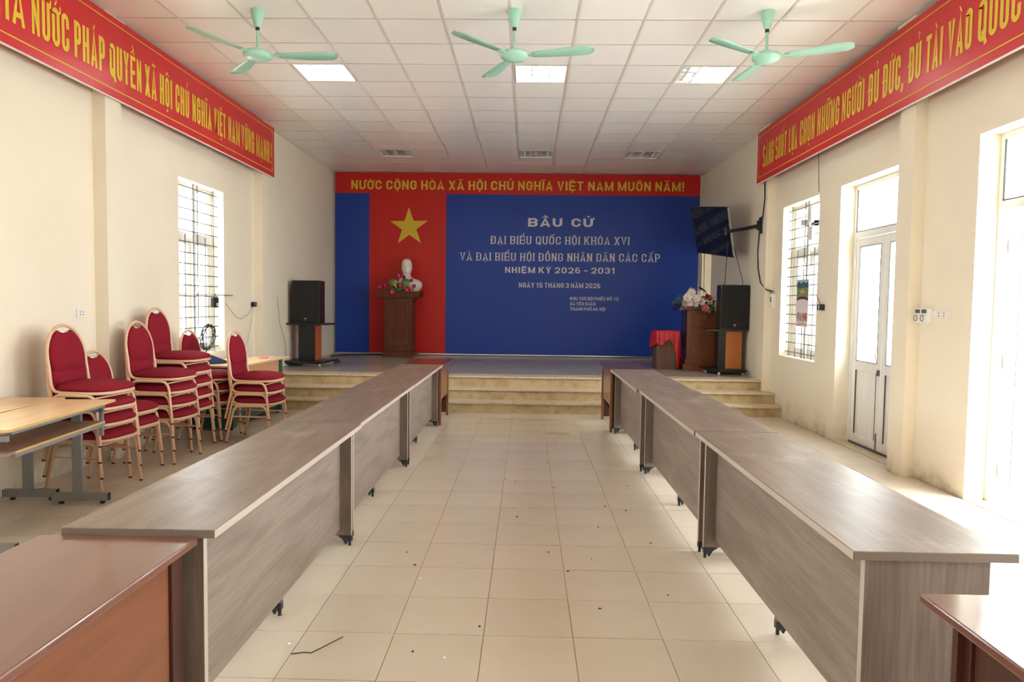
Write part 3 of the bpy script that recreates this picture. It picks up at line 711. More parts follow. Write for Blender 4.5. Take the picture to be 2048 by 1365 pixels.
# ================================================================== LONG GREY TABLES
def bracket_foot(parent, x, y, sx):
    """black levelling bracket under a leg panel; long side points along sx"""
    m = MB(); m.prism([(x, .065), (x+sx*.085, .065), (x+sx*.055, .045), (x+sx*.035, .012), (x+sx*.028, .012), (x+sx*.026, .040), (x+sx*.020, .040), (x+sx*.020, .030), (x, .030)], 'y', y-.016, y+.016)
    m.cyl((x+sx*.012, y, 0), (x+sx*.012, y, .045), .009, 10)
    return m.build('foot', m_blackp, parent)
def long_table(x_in, s, y0, y1, label, mid=True):
    """s=+1 right row, s=-1 left row; x_in = aisle edge of the top. local origin = aisle corner on floor"""
    t = thing('conference_table', label, 'table', (x_in, y0, 0), 0, 'long grey laminate tables in two rows'); L = y1-y0
    def bx(a, b, *r): return (min(s*a, s*b), max(s*a, s*b))+r
    MB().box(*bx(0, .505, .001, L-.001, .722, .75)).build('tabletop', m_table, t, bevel=.002)
    MB().box(*bx(-.0012, .0, .0015, L-.0015, .7225, .7475)).build('edge_band', m_tedge, t)
    MB().box(*bx(.001, .504, -.0004, .001, .7225, .7475)).build('end_band', m_edgeD, t)
    for yl_, in ((.045,), (L-.045,)):
        lg = MB().box(*bx(.052, .44, yl_-.0125, yl_+.0125, .065, .722)).build('leg_panel', m_tableV, t, bevel=.001)
        MB().box(*bx(.0508, .052, yl_-.0125, yl_+.0125, .066, .7215)).build('edge_band', m_tedge, lg)
        bracket_foot(lg, s*.052, yl_, s); bracket_foot(lg, s*.44, yl_, -s)
    MB().box(*bx(.12, .138, .058, L-.058, .105, .722)).build('modesty_panel', m_tableS, t)
    if mid:
        lg = MB().box(*bx(.139, .40, L/2-.0125, L/2+.0125, .065, .722)).build('leg_panel', m_tableV, t)
        bracket_foot(lg, s*.139, L/2, s); bracket_foot(lg, s*.40, L/2, -s)
    MB().box(*bx(.139, .43, .058, L-.058, .50, .516)).build('shelf', m_tableV, t)
    return t
long_table(-1.008, -1, 2.243, 4.300, 'grey laminate table of the left row, nearest one, overlapping the red table')
long_table(-1.020, -1, 4.300, 6.400, 'grey laminate table in the middle of the left row')
long_table(-1.016, -1, 6.400, 8.520, 'grey laminate table at the stage end of the left row')
long_table(1.018, 1, 2.165, 4.215, 'grey laminate table of the right row, nearest one, with end panel showing')
long_table(1.010, 1, 4.222, 6.290, 'grey laminate table in the middle of the right row')
long_table(.985, 1, 6.295, 8.250, 'grey laminate table at the stage end of the right row')

# ------------------------------------------------------------------ red varnished tables
def red_table(x_in, s, y0, y1, zt, label, far_end, rz=0, wdt=.52, topm=m_redwood, ins=.045, fm=None):
    fm = fm or m_redwood2
    """aisle edge at x_in; top chamfered; end panels with a shaped bracket, half-height modesty panel on the aisle side"""
    t = thing('red_table', label, 'table', (x_in, y0, 0), rz, 'dark red varnished tables'); L = y1-y0
    def bx(a, b, *r): return (min(s*a, s*b), max(s*a, s*b))+r
    MB().box(*bx(0, wdt, 0, L, zt-.026, zt)).build('tabletop', topm, t, bevel=.005)
    for yy in (.045, L-.045):
        MB().box(*bx(ins, ins+.03, yy-.035, yy+.035, 0, zt-.026)).build('leg', m_redwood2 if far_end else m_dkred, t, bevel=.003)
        MB().box(*bx(wdt-.075, wdt-.045, yy-.035, yy+.035, 0, zt-.026)).build('leg', m_dkred, t, bevel=.003)
        MB().box(*bx(.075, wdt-.075, yy-.012, yy+.012, .04, zt-.026)).build('end_panel', m_dkred, t)
    z1 = .30; zz = zt-.026
    pts = [(.085, zz), (L-.085, zz), (L-.085, z1-.06)]+[(L-.085-.10*(1-math.cos(R(a))), z1-.06+.06*math.sin(R(a))) for a in range(15, 91, 15)]+[(.185-.10*(1-math.cos(R(a)))*0+0-.10*(1-math.cos(R(90-a))) if False else .085+.10*(math.cos(R(a-0))) , z1-.06+.06*math.sin(R(a))) for a in range(90, 14, -15)]
    xx = bx(ins+.01, ins+.025); MB().prism(pts, 'x', xx[0], xx[1]).build('front_panel', fm, t)
    return t
red_table(-1.06, -1, .72, 2.238, .728, 'glossy dark red table in the near corner with worn edge and orange front panel', False)
red_table(1.085, 1, .55, 1.92, .722, 'glossy dark red table end with scratched top beside the right row', False, topm=m_redtop2, ins=.095, fm=m_dkred)
red_table(-.99, -1, 8.525, 9.42, .745, 'small red varnished table ending the left row before the steps', True)
red_table(.945, 1, 8.255, 9.27, .742, 'small red varnished table ending the right row before the steps', True)

# ================================================================== STACKING CHAIRS
def superring(ax, ay, z, cx=0, n=32, p=3.6, taper=0):
    out = []
    for k in range(n):
        a = 2*PI*k/n; c, s_ = math.cos(a), math.sin(a)
        x = ax*math.copysign(abs(c)**(2/p), c); y = ay*math.copysign(abs(s_)**(2/p), s_)*(1+taper*x/ax)
        out.append((cx+x, y, z))
    return out
def back_outline(hw, zb, zt, n=12):
    """half-rounded arch outline in (y,z)"""
    h = hw*1.18; pts = [(-hw*.86, zb)]
    for i in range(n+1):
        a = PI-PI*i/n; pts.append((hw*math.cos(a), zt-h+h*math.sin(a)))
    pts.append((hw*.86, zb)); return pts
def make_chair():
    t = thing('stacking_chair', 'x', 'chair', (0, 0, 0))
    cx = .032
    rings = [superring(.226, .214, .418, cx, taper=.05), superring(.236, .224, .428, cx, taper=.05), superring(.236, .224, .442, cx, taper=.05), superring(.222, .210, .458, cx, taper=.05),
             superring(.185, .175, .476, cx, taper=.05, p=3), superring(.12, .115, .489, cx, taper=.05, p=2.5), superring(.05, .05, .494, cx, taper=.05, p=2), superring(.006, .006, .495, cx)]
    MB().loft(rings).build('seat', m_fab, t)
    MB().loft([superring(.228, .216, .393, cx, taper=.05), superring(.237, .225, .397, cx, taper=.05), superring(.237, .225, .414, cx, taper=.05), superring(.228, .216, .418, cx, taper=.05)]).build('seat_frame', m_frame, t)
    def BX(z): return -.185-(z-.45)*.13          # the back leans gently
    # pad: front and rear domed sheets around an arch outline with a notch for the handle
    o = [(-.168, .565)]; n = 16; hw, zt = .182, .895; h = .225
    for i in range(n+1):
        a = PI-PI*i/n; y, z = hw*math.cos(a), zt-h+h*math.sin(a)
        if abs(y) < .05: z -= .030
        o.append((y, z))
    o += [(.168, .565), (.07, .555), (-.07, .555)]
    def shr(k, dx):
        cy, cz = 0, .72; return [(BX(cz+(z-cz)*k)+dx, cy+(y-cy)*k, cz+(z-cz)*k) for y, z in o]
    MB().loft([shr(.94, -.012), shr(1.0, -.004), shr(1.0, .010), shr(.93, .024), shr(.6, .032), shr(.05, .034)]).build('backrest', m_fab, t)
    lower = [[(BX(z)+dx, y*k, z) for y in (-.145, -.07, 0, .07, .145)]+[(BX(z)-.008, y*k, z) for y in (.145, .07, 0, -.07, -.145)] for z, dx, k in ((.44, .03, .98), (.50, .018, 1), (.556, .006, 1))]
    MB().loft(lower).build('lower_back_pad', m_fab, t)
    MB().tube([(BX(.868)-.002, -.05, .868), (BX(.862)+.012, -.02, .860), (BX(.862)+.012, .02, .860), (BX(.868)-.002, .05, .868)], .007, 6).build('handle', m_chrome, t)
    # back frame: one bent tube, seat side -> up -> arch -> down -> seat side
    hw, zt, h = .203, .918, .255; P = []
    side = [(.02, .405), (-.10, .405), (-.145, .412), (-.172, .432), (BX(.47)+.0, .47)]
    for x, z in side: P.append((x, -.205+.0*x, z))
    P.append((BX(.6), -.200, .60))
    for i in range(13):
        a = PI-PI*i/12; z = zt-h+h*math.sin(a); P.append((BX(z), hw*math.cos(a), z))
    P.append((BX(.6), .200, .60))
    for x, z in side[::-1]: P.append((x, .205, z))
    MB().tube(P, .0135, 8).build('back_frame', m_frame, t)
    for s in (-1, 1):
        y = s*.222
        pts = [(.232, s*.230, .008), (.200, y, .315), (.188, y, .352), (.165, y, .378), (.13, y, .388), (-.10, y, .388), (-.135, y, .378), (-.158, y, .352), (-.172, y, .315), (-.240, s*.232, .008)]
        lg = MB().tube(pts, .0132, 8).build('leg_frame', m_frame, t)
        for p in (pts[0], pts[-1]): MB().cyl((p[0], p[1], 0), (p[0], p[1], .013), .0138, 8).build('foot_cap', m_cap, lg)
        MB().cyl((.208, y, .275), (-.182, y, .275), .008, 6).build('stretcher', m_frame, t)
    MB().cyl((-.150, -.215, .372), (-.150, .215, .372), .008, 6).build('stretcher', m_frame, t)
    MB().cyl((.19, -.215, .372), (.19, .215, .372), .008, 6).build('stretcher', m_frame, t)
    return t
proto = make_chair(); first = True
ORD = {2: ['lower', 'upper'], 3: ['lowest', 'middle', 'topmost'], 4: ['lowest', 'second from floor', 'third from floor', 'topmost'],
       5: ['lowest', 'second from floor', 'middle', 'fourth from floor', 'topmost']}
STACKS = [(-3.425, 5.50, -6, 4, 'stack of four behind the beige desks'),
          (-3.52, 6.03, -4, 2, 'low stack of two beside the wall pilaster'),
          (-3.40, 6.52, -3, 4, 'stack of four just past the pilaster'),
          (-3.50, 7.06, -3, 5, 'tall stack of five before the window'),
          (-3.45, 7.62, -3, 3, 'stack of three below the window next to the wall'),
          (-2.90, 7.53, -2, 3, 'free-standing stack of three by the green desk')]
for x, y, rz, n, desc in STACKS:
    for k in range(n):
        if first: c = proto; first = False
        else: c = copy_tree(proto)
        c.location = (x-.004*k, y, .122*k); c.rotation_euler = (0, 0, R(rz)+random.uniform(-.012, .012)*(k > 0))
        c['label'] = 'red chair, %s in the %s' % (ORD[n][k], desc)
        c['group'] = 'stacked red chairs along the left wall'

# ================================================================== BEIGE STUDENT DESKS (left edge)
def desk(loc, rz, L, D, label):
    """far right corner of the top is the local origin; runs to -y, depth to -x"""
    t = thing('student_desk', label, 'desk', loc, rz, 'beige desks with grey steel T-legs')
    MB().box(-D, 0, -L, 0, .732, .75).build('desktop', m_beech, t, bevel=.002)
    MB().box(.0, .0015, -L, 0, .733, .7495).build('edge_band', m_beedge, t)
    sh = MB().box(-D+.06, -.03, -L+.02, -.10, .592, .606).build('shelf', m_shelf, t)
    MB().box(-.03, -.0285, -L+.1, -.10, .592, .606).build('edge_band', m_beedge, sh)
    MB().box(-.06, -.03, -L+.1, -.1, .568, .592).box(-D+.06, -D+.09, -L+.1, -.1, .568, .592).build('shelf_rail', m_steel, t)
    MB().box(-.06, -.035, -L+.08, -.08, .705, .732).box(-D+.05, -D+.075, -L+.08, -.08, .705, .732).build('apron', m_steel, t)
    for yy in (-.115, -L+.045):
        MB().box(-D*.62, -D*.62+.065, yy-.015, yy+.015, .075, .705).build('post', m_steel, t)
        MB().box(-D+.01, -.005, yy-.02, yy+.02, .022, .078).build('foot_bar', m_steel, t)
        MB().box(-.005, -.001, yy-.019, yy+.019, .023, .077).build('end_cap', m_blackp, t); MB().box(-D+.006, -D+.01, yy-.019, yy+.019, .023, .077).build('end_cap', m_blackp, t)
        MB().cyl((-.05, yy, 0), (-.05, yy, .024), .018, 10).cyl((-D+.07, yy, 0), (-D+.07, yy, .024), .018, 10).build('glide', m_blackp, t)
        MB().box(-D+.05, -.035, yy-.012, yy+.012, .672, .706).build('cross_arm', m_steel, t)
        if yy > -.2: MB().box(-.062, -.035, yy-.012, yy+.012, .50, .700).build('shelf_hanger', m_steel, t)
    return t
desk((-3.055, 5.165, 0), R(6.2), 1.27, .405, 'beige laminate desk with grey T-legs and book shelf, nearer the aisle')
desk((-3.478, 5.23, 0), R(4.5), 1.27, .395, 'beige laminate desk with grey T-legs pushed against the left wall')
# ================================================================== GREEN DESK under the left window
t = thing('office_desk', 'beech-topped office desk with dark green legs under the left window', 'desk', (-3.58, 8.65, 0), R(-3))
MB().box(-.30, .34, -.72, .80, .728, .75).build('desktop', m_beech, t, bevel=.002)
MB().box(-.26, .27, -.68, -.655, .03, .728).build('side_panel', m_green, t); MB().box(-.26, .27, .72, .745, .03, .728).build('side_panel', m_green, t)
MB().box(.235, .255, -.60, .72, .34, .728).build('front_panel', m_peach, t); MB().box(.225, .27, -.655, -.60, .03, .728).build('upright', m_green, t)
MB().box(.225, .27, .665, .72, .03, .728).build('upright', m_green, t)
MB().box(.20, .235, -.60, .67, .07, .34).build('kick_panel', m_green, t)
for yy in (-.63, .70):
    for xx in (-.2, .22): MB().cyl((xx, yy, 0), (xx, yy, .035), .022, 10).build('glide', m_blackp, t)
# things on the desk and sill
o = MB().loft([superring(.15, .10, .751, p=2.2, n=20), superring(.14, .09, .775, .01, p=2.4, n=20), superring(.08, .055, .82, -.03, n=20, p=2), superring(.03, .02, .85, -.05, n=20, p=2)]).build('cloth_bag', m_blueb, loc=(-3.68, 8.22, 0), rz=.9)
tag(o, 'dark navy cloth bag slumped on the desk under the window', 'bag')
o = MB().lathe([(.055, 0), (.06, .004), (.06, .010), (.05, .012)], n=20).build('tape_roll', m_pink2, loc=(-3.40, 9.05, .7505)); tag(o, 'small flat pink disc lying on the green desk', 'disc')
cc = []
for k in range(64):
    a = k/64*2*PI*4; r = .155+.012*math.sin(k*1.3); cc.append((.02*math.sin(k*.9), r*math.cos(a)*.75, r*math.sin(a)))
o = MB().tube(cc, .008, 6).build('cable_coil', m_cable, loc=(-4.00, 8.77, 1.03), rot=(0, R(8), R(-12))); tag(o, 'black coiled cable leaning in the left window above the sill', 'cable')
o = MB().tube([(.05*math.cos(k*.7)+k*.002, .11*math.sin(k*.55), .012+.01*math.sin(k)) for k in range(26)], .005, 5).build('loose_wire', m_white, loc=(-4.0, 8.95, .842)); tag(o, 'tangle of pale wire lying on the left window sill', 'wire')

# router and its shelf on the left window
t = thing('wifi_router', 'small black box hanging on the left window grille', 'router', (-3.93, 8.83, 1.40))
MB().box(-.035, .02, -.075, .075, 0, .13).build('body', m_blackp, t, bevel=.015); MB().box(.0205, .022, -.005, .045, .02, .06).build('sticker', m_white, t)
MB().box(-.02, .03, -.07, .48, .155, .163).build('arm', m_blackp, t); MB().tube([(0, -.03, .13), (0, 0, .18), (0, .04, .13)], .004, 6).build('hanger_loop', m_cable, t)

# wall sockets and boxes, left
def plate(loc, w_, h_, s, label, holes=2):
    t = thing('wall_socket', label, 'socket', loc)
    x0, x1 = (0, .012) if s < 0 else (-.012, 0)
    MB().box(x0, x1, -w_/2, w_/2, -h_/2, h_/2).build('plate', m_white, t, bevel=.003)
    xf = .0125 if s < 0 else -.0135
    hm = MB()
    for k in range(holes):
        yy = (k-(holes-1)/2)*w_*.3
        for zz in (-.012, .012): hm.box(xf, xf+.001, yy-.004, yy+.004, zz-.006, zz+.006)
    hm.build('slot', m_dark, t)
    return t
plate((WL, 6.14, 1.366), .125, .075, -1, 'white double wall socket above the beige desks')
t = thing('plug_adapter', 'black plug adapter on the left wall past the window', 'plug', (WL, 10.08, 1.44))
MB().box(0, .05, -.10, .0, -.035, .035).build('body', m_blackp, t, bevel=.006); MB().box(0, .03, -.01, .03, -.025, .03).build('plug', m_blackp, t)
o = MB().tube([(WL+.02, 10.0, 1.42), (WL+.015, 9.85, 1.30), (WL+.012, 9.62, 1.24), (WL+.012, 9.45, 1.27), (WL+.012, 9.25, 1.38), (WL+.01, 9.12, 1.46)], .0035, 5).build('wall_wire', m_cablew); tag(o, 'thin wire sagging from black adapter towards the left window', 'wire')
o = MB().tube([(WL+.02, 10.02, 1.40), (WL+.015, 9.97, 1.2), (WL+.02, 9.85, 1.02), (WL+.02, 9.8, .9), (WL+.02, 9.66, .78)], .0035, 5).build('wall_wire', m_cablew); tag(o, 'thin wire running down from black adapter to the desk', 'wire')
o = MB().tube([(-3.878, 10.9, 1.55), (-3.875, 11.0, 1.15), (-3.875, 11.25, .85), (-3.87, 11.3, .47)], .004, 5).build('wall_wire', m_cablew); tag(o, 'beige wire hanging on the stage wall left of the speaker', 'wire')

# right wall fittings
plate((WR, 5.98, 1.455), .25, .062, 1, 'long white socket plate on the right wall beside the round dials', 2)
t = thing('fan_control_box', 'dirty white box with two round fan dials on the right wall', 'switch', (WR, 6.225, 1.445))
MB().box(-.045, 0, -.115, .115, -.07, .06).build('casing', m_white, t, bevel=.004)
for yy in (-.05, .05):
    MB().tube([(-.045, yy, -.025), (-.062, yy, -.025)], .033, 20).build('dial', m_white, t); MB().tube([(-.062, yy+.025*math.cos(a/8*PI), -.025+.025*math.sin(a/8*PI)) for a in range(16)], .004, 5, closed=True).build('dial_ring', m_bar, t)
    MB().box(-.050, -.045, yy-.033, yy+.033, .018, .050).build('rocker_switch', m_bar, t)
t = thing('plug_adapter', 'black adapter plugged in beside the right window', 'plug', (WR, 8.38, 1.51))
MB().box(-.05, 0, -.06, .045, -.04, .03).build('body', m_blackp, t, bevel=.005); MB().box(-.052, -.05, -.02, .0, -.03, .02).build('sticker', m_white, t)
MB().tube([(-.02, .03, .03), (-.02, .10, .09), (-.02, .16, .15)], .004, 5).build('cord', m_cable, t)
t = thing('circuit_breaker', 'small white breaker box at the end of the black cable', 'breaker', (WR, 10.02, 1.58))
MB().box(-.05, 0, -.05, .045, -.10, .10).build('casing', m_white, t, bevel=.004); MB().box(-.055, -.05, -.02, .015, -.01, .06).build('lever', m_bar, t)
MB().box(-.04, -.01, -.01, .20, .13, .142).build('strip', m_bar, t)
# cables down the right pilaster
o = MB().tube([(3.35, 10.22, 3.27), (3.352, 10.20, 3.05), (3.352, 10.26, 2.8), (3.352, 10.40, 2.55), (3.35, 10.43, 2.3), (3.352, 10.40, 2.05), (3.352, 10.28, 1.85), (3.38, 10.10, 1.74), (WR-.02, 10.03, 1.72)], .009, 6).build('wall_cable', m_cable); tag(o, 'black cable snaking down the pilaster beside the television', 'cable')
o = MB().tube([(WR-.006, 8.62, 3.6), (WR-.006, 8.64, 3.3), (WR-.006, 8.60, 2.9), (WR+.05, 8.66, 2.75)], .003, 5).build('wall_wire', m_cable); tag(o, 'thin dark wire hanging from the banner over the right window', 'wire')
# switch boxes hung in the right window
t = thing('hanging_switch_box', 'narrow grey box hung high in the right window grille', 'box', (WR+.06, 8.96, 2.55))
MB().box(-.02, .02, -.035, .045, .01, .22).build('casing', m_house, t, bevel=.003); MB().tube([(0, .0, .01), (0, .08, -.04), (0, .14, -.10), (0, .06, -.06)], .004, 5).build('yellow_wire', m_yel, t)
t = thing('hanging_switch_box', 'square grey box hung lower in the right window grille', 'box', (WR+.06, 8.95, 2.34))
MB().box(-.02, .02, -.07, .06, 0, .17).build('casing', m_house, t, bevel=.003); MB().box(-.022, -.02, -.01, .01, .07, .10).build('switch', m_white, t)
# calendar
t = thing('wall_calendar', 'long paper calendar with mountain picture hung on the right window grille', 'calendar', (WR+.075, 9.19, 1.25))
MB().box(-.003, 0, -.19, .19, 0, .61).build('sheet', mat('calendar_paper', (.78, .70, .74), .5), t)
p_cal = mat('calendar_photo_print', (.10, .22, .05), .5, noise=(9, (.30, .36, .16), .4, .7)); p_sky = mat('calendar_sky_print', (.35, .47, .6), .5); p_mt = mat('calendar_mountain_print', (.03, .10, .14), .5)
MB().box(-.0042, -.003, -.19, .19, .38, .53).build('field_print', p_cal, t); MB().box(-.0042, -.003, -.19, .19, .53, .60).build('sky_print', p_sky, t)
MB().prism([(-.19, .50), (.19, .50), (.19, .56), (.12, .585), (.05, .55), (-.02, .58), (-.10, .555), (-.15, .575), (-.19, .55)], 'x', -.005, -.0042).build('mountain_print', p_mt, t)
MB().prism([(-.08, .43), (.07, .43), (.10, .46), (.0, .485), (-.1, .455)], 'x', -.005, -.0042).build('house_print', m_peach, t)
MB().prism([(.19, .40), (.19, .36)]+[(.19-.38*k/10, .37+.02*math.sin(k/10*PI)) for k in range(11)]+[(-.19, .355), (-.19, .33)]+[(-.19+.38*k/10, .335+.02*math.sin(k/10*PI)) for k in range(11)], 'x', -.0048, -.0042).build('wave_print', m_dkred, t)
MB().box(-.0042, -.003, -.17, -.01, .07, .18).build('flower_print', mat('calendar_flower_print', (.45, .10, .07), .5, noise=(20, (.5, .45, .4), .45, .6)), t)
MB().box(-.0042, -.003, .01, .17, .07, .18).build('flower_print', mat('calendar_flower_print_2', (.35, .12, .08), .5, noise=(20, (.5, .48, .44), .4, .55)), t)
MB().box(-.0042, -.003, -.17, .17, .022, .030).box(-.0042, -.003, -.10, .12, .044, .050).build('text_line', m_redp, t)
MB().tube([(0, 0, .61), (.0, .0, .64)], .008, 8).build('hook', m_bar, t)

# ================================================================== TELEVISION
A = Vector((3.055, 10.90, 0)); Bv = Vector((2.80, 12.0, 0)); dirv = (Bv-A).normalized(); az = math.atan2(dirv.y, dirv.x)-R(90)
t = thing('television', 'black flat television on a wall arm above the lectern', 'television', (2.93, 11.45, 2.70))
t.rotation_mode = 'QUATERNION'
tilt = math.atan2(.19, .775)
Mx = Matrix.Rotation(az, 4, 'Z') @ Matrix.Rotation(-tilt, 4, 'Y') @ Matrix.Rotation(math.atan2(.155, 1.13), 4, 'X')
t.rotation_quaternion = Mx.to_quaternion()
W2, H2 = .57, .39
MB().box(-.006, .030, -W2, W2, -H2, H2).build('shell', m_tvb, t, bevel=.004)
MB().box(-.008, -.006, -W2+.012, W2-.012, -H2+.018, H2-.012).build('screen', m_tvs, t)
MB().box(.004, .030, -W2-.002, -W2, -H2+.01, H2-.01).build('silver_edge', m_tvedge, t)
MB().box(.03, .075, -.35, .35, -.30, .10).build('back_cover', m_tvb, t, bevel=.01)
t2 = thing('swivel_arm', 'black swivel arm holding the television to the pilaster', 'bracket', (3.365, 10.35, 2.675))
MB().box(-.02, 0, -.06, .06, -.12, .12).build('wall_plate', m_blackp, t2, bevel=.003)
MB().box(-.06, -.02, -.03, .03, -.07, .07).build('pivot', m_blackp, t2, bevel=.004)
MB().tube([(-.05, 0, -.01), (-.33, .62, -.035)], .028, 4).build('arm', m_blackp, t2)
MB().tube([(-.33, .62, -.035), (-.31, .98, -.02)], .025, 4).build('arm', m_blackp, t2)
MB().cyl((-.33, .62, -.09), (-.33, .62, .03), .035, 12).build('elbow', m_blackp, t2)
MB().box(-.35, -.32, .92, 1.04, -.06, .06).build('head_plate', m_blackp, t2)
o = MB().tube([(3.08, 10.98, 2.66), (3.075, 11.0, 2.5), (3.06, 11.0, 2.2), (3.05, 11.05, 1.7), (3.05, 11.1, 1.2)], .006, 5).build('tv_cable', m_cable); tag(o, 'black cable dropping straight down from the television', 'cable')
o = MB().tube([(3.10, 10.98, 2.60), (3.2, 11.0, 2.3), (3.33, 11.05, 1.9), (3.37, 11.1, 1.2)], .005, 5).build('tv_cable', m_cable); tag(o, 'black cable slanting from the television down behind the speaker', 'cable')

# ================================================================== SPEAKERS ON STANDS
def speaker_stand(loc, rz, label, front, side):
    t = thing('speaker_stand', label, 'stand', loc, rz)
    MB().box(-.35, .35, -.33, .33, .058, .085).build('base_board', m_spkb, t, bevel=.003)
    MB().box(-.30, .30, -.28, .28, .04, .058).build('base_frame', m_blackp, t)
    MB().box(-.145, .145, -.12, .12, .085, .665).build('column', front, t)
    for s in (-1, 1): MB().box(s*.145-.001 if s > 0 else -.148, .148 if s > 0 else -.144, -.121, .121, .086, .664).build('side_veneer', side, t)
    MB().box(-.36, .36, -.24, .24, .665, .690).build('shelf', m_spkb, t, bevel=.003)
    for x in (-.29, .29):
        for y in (-.27, .27):
            c = MB().tube([(x-.012, y, .022), (x+.012, y, .022)], .022, 12).build('caster', m_caster, t)
            MB().box(x-.016, x+.016, y-.008, y+.012, .02, .045).build('fork', m_blackp, c)
    return t
def speaker(loc, rz, label, w_=.47, h_=.69):
    t = thing('loudspeaker', label, 'speaker', loc, rz)
    MB().prism([(-w_/2, -.17), (w_/2, -.17), (w_/2-.05, .20), (-w_/2+.05, .20)], 'z', 0, h_).build('cabinet', m_spkb, t, bevel=.006)
    MB().box(-w_/2+.015, w_/2-.015, -.182, -.17, .02, h_-.02).build('grille', m_spk, t, bevel=.004)
    MB().box(-.022, .022, -.1835, -.182, .072, .082).box(-.012, .012, -.1835, -.182, .05, .056).build('badge', m_alu, t)
    return t
speaker_stand((-3.56, 11.52, .45), R(-7), 'black speaker stand on casters with orange side at stage left', m_spkb, m_orngd)
speaker((-3.565, 11.52, 1.1405), R(-4), 'black loudspeaker on the stand beside the blue backdrop edge')
# the right stand: black column with an orange front board
t = thing('speaker_stand', 'black speaker stand on casters with orange front beside the lectern', 'stand', (3.16, 11.10, .45), R(0))
MB().prism([(-.37, -.02), (-.22, -.33), (.195, -.33), (.195, .33), (-.37, .33)], 'z', .058, .085).build('base_board', m_spkb, t, bevel=.003)
MB().prism([(-.33, -.0), (-.20, -.28), (.19, -.28), (.19, .30), (-.33, .30)], 'z', .035, .058).build('base_frame', m_blackp, t)
MB().box(-.19, .17, -.10, .12, .085, .665).build('column', m_spkb, t); MB().box(-.075, .17, -.104, -.10, .086, .664).build('front_veneer', m_orng, t)
MB().prism([(-.37, -.05), (-.20, -.20), (.20, -.20), (.20, .24), (-.37, .24)], 'z', .665, .690).build('shelf', m_spkb, t, bevel=.003)
for x, y in ((-.33, .05), (-.22, -.29), (.15, -.25), (.15, .27), (-.3, .27)):
    c = MB().tube([(x-.012, y, .022), (x+.012, y, .022)], .022, 12).build('caster', m_caster, t)
speaker((3.185, 11.10, 1.1405), R(2), 'black loudspeaker on the stand right of the lectern', .45, .69)
o = MB().tube([(-3.2, 11.7, .47), (-3.25, 12.2, .462), (-3.6, 12.9, .46), (-3.72, 13.3, .46), (-3.55, 13.7, .46), (-3.1, 13.88, .46), (-2.75, 13.95, .46)], .010, 6).build('stage_cable', m_cable); tag(o, 'black cable on the stage floor leading along the backdrop', 'cable')

# ================================================================== PODIUM WITH BUST
t = thing('podium', 'brown wooden podium with flared top carrying the white bust', 'podium', (-2.455, 13.62, .45))
MB().box(-.295, .295, -.22, .22, 0, .11).build('base', m_podium, t, bevel=.008); MB().box(-.275, .275, -.205, .205, .11, .195).build('plinth', m_podium, t, bevel=.008)
MB().box(-.265, .265, -.19, .19, .195, 1.13).build('body', m_podium, t, bevel=.004)
fr = MB()
for a, b, c_, d_ in ((-.175, -.168, .27, 1.08), (.168, .175, .27, 1.08), (-.175, .175, .27, .277), (-.175, .175, 1.073, 1.08)): fr.box(a, b, -.196, -.189, c_, d_)
fr.build('panel_moulding', m_podl, t)
MB().box(-.30, .30, -.215, .2, 1.115, 1.14).build('cornice', m_dkred, t, bevel=.005)
MB().prism([(-.40, 1.14), (.40, 1.14), (.425, 1.255), (-.425, 1.255)], 'y', -.25, .24).build('top', m_podium, t, bevel=.006)

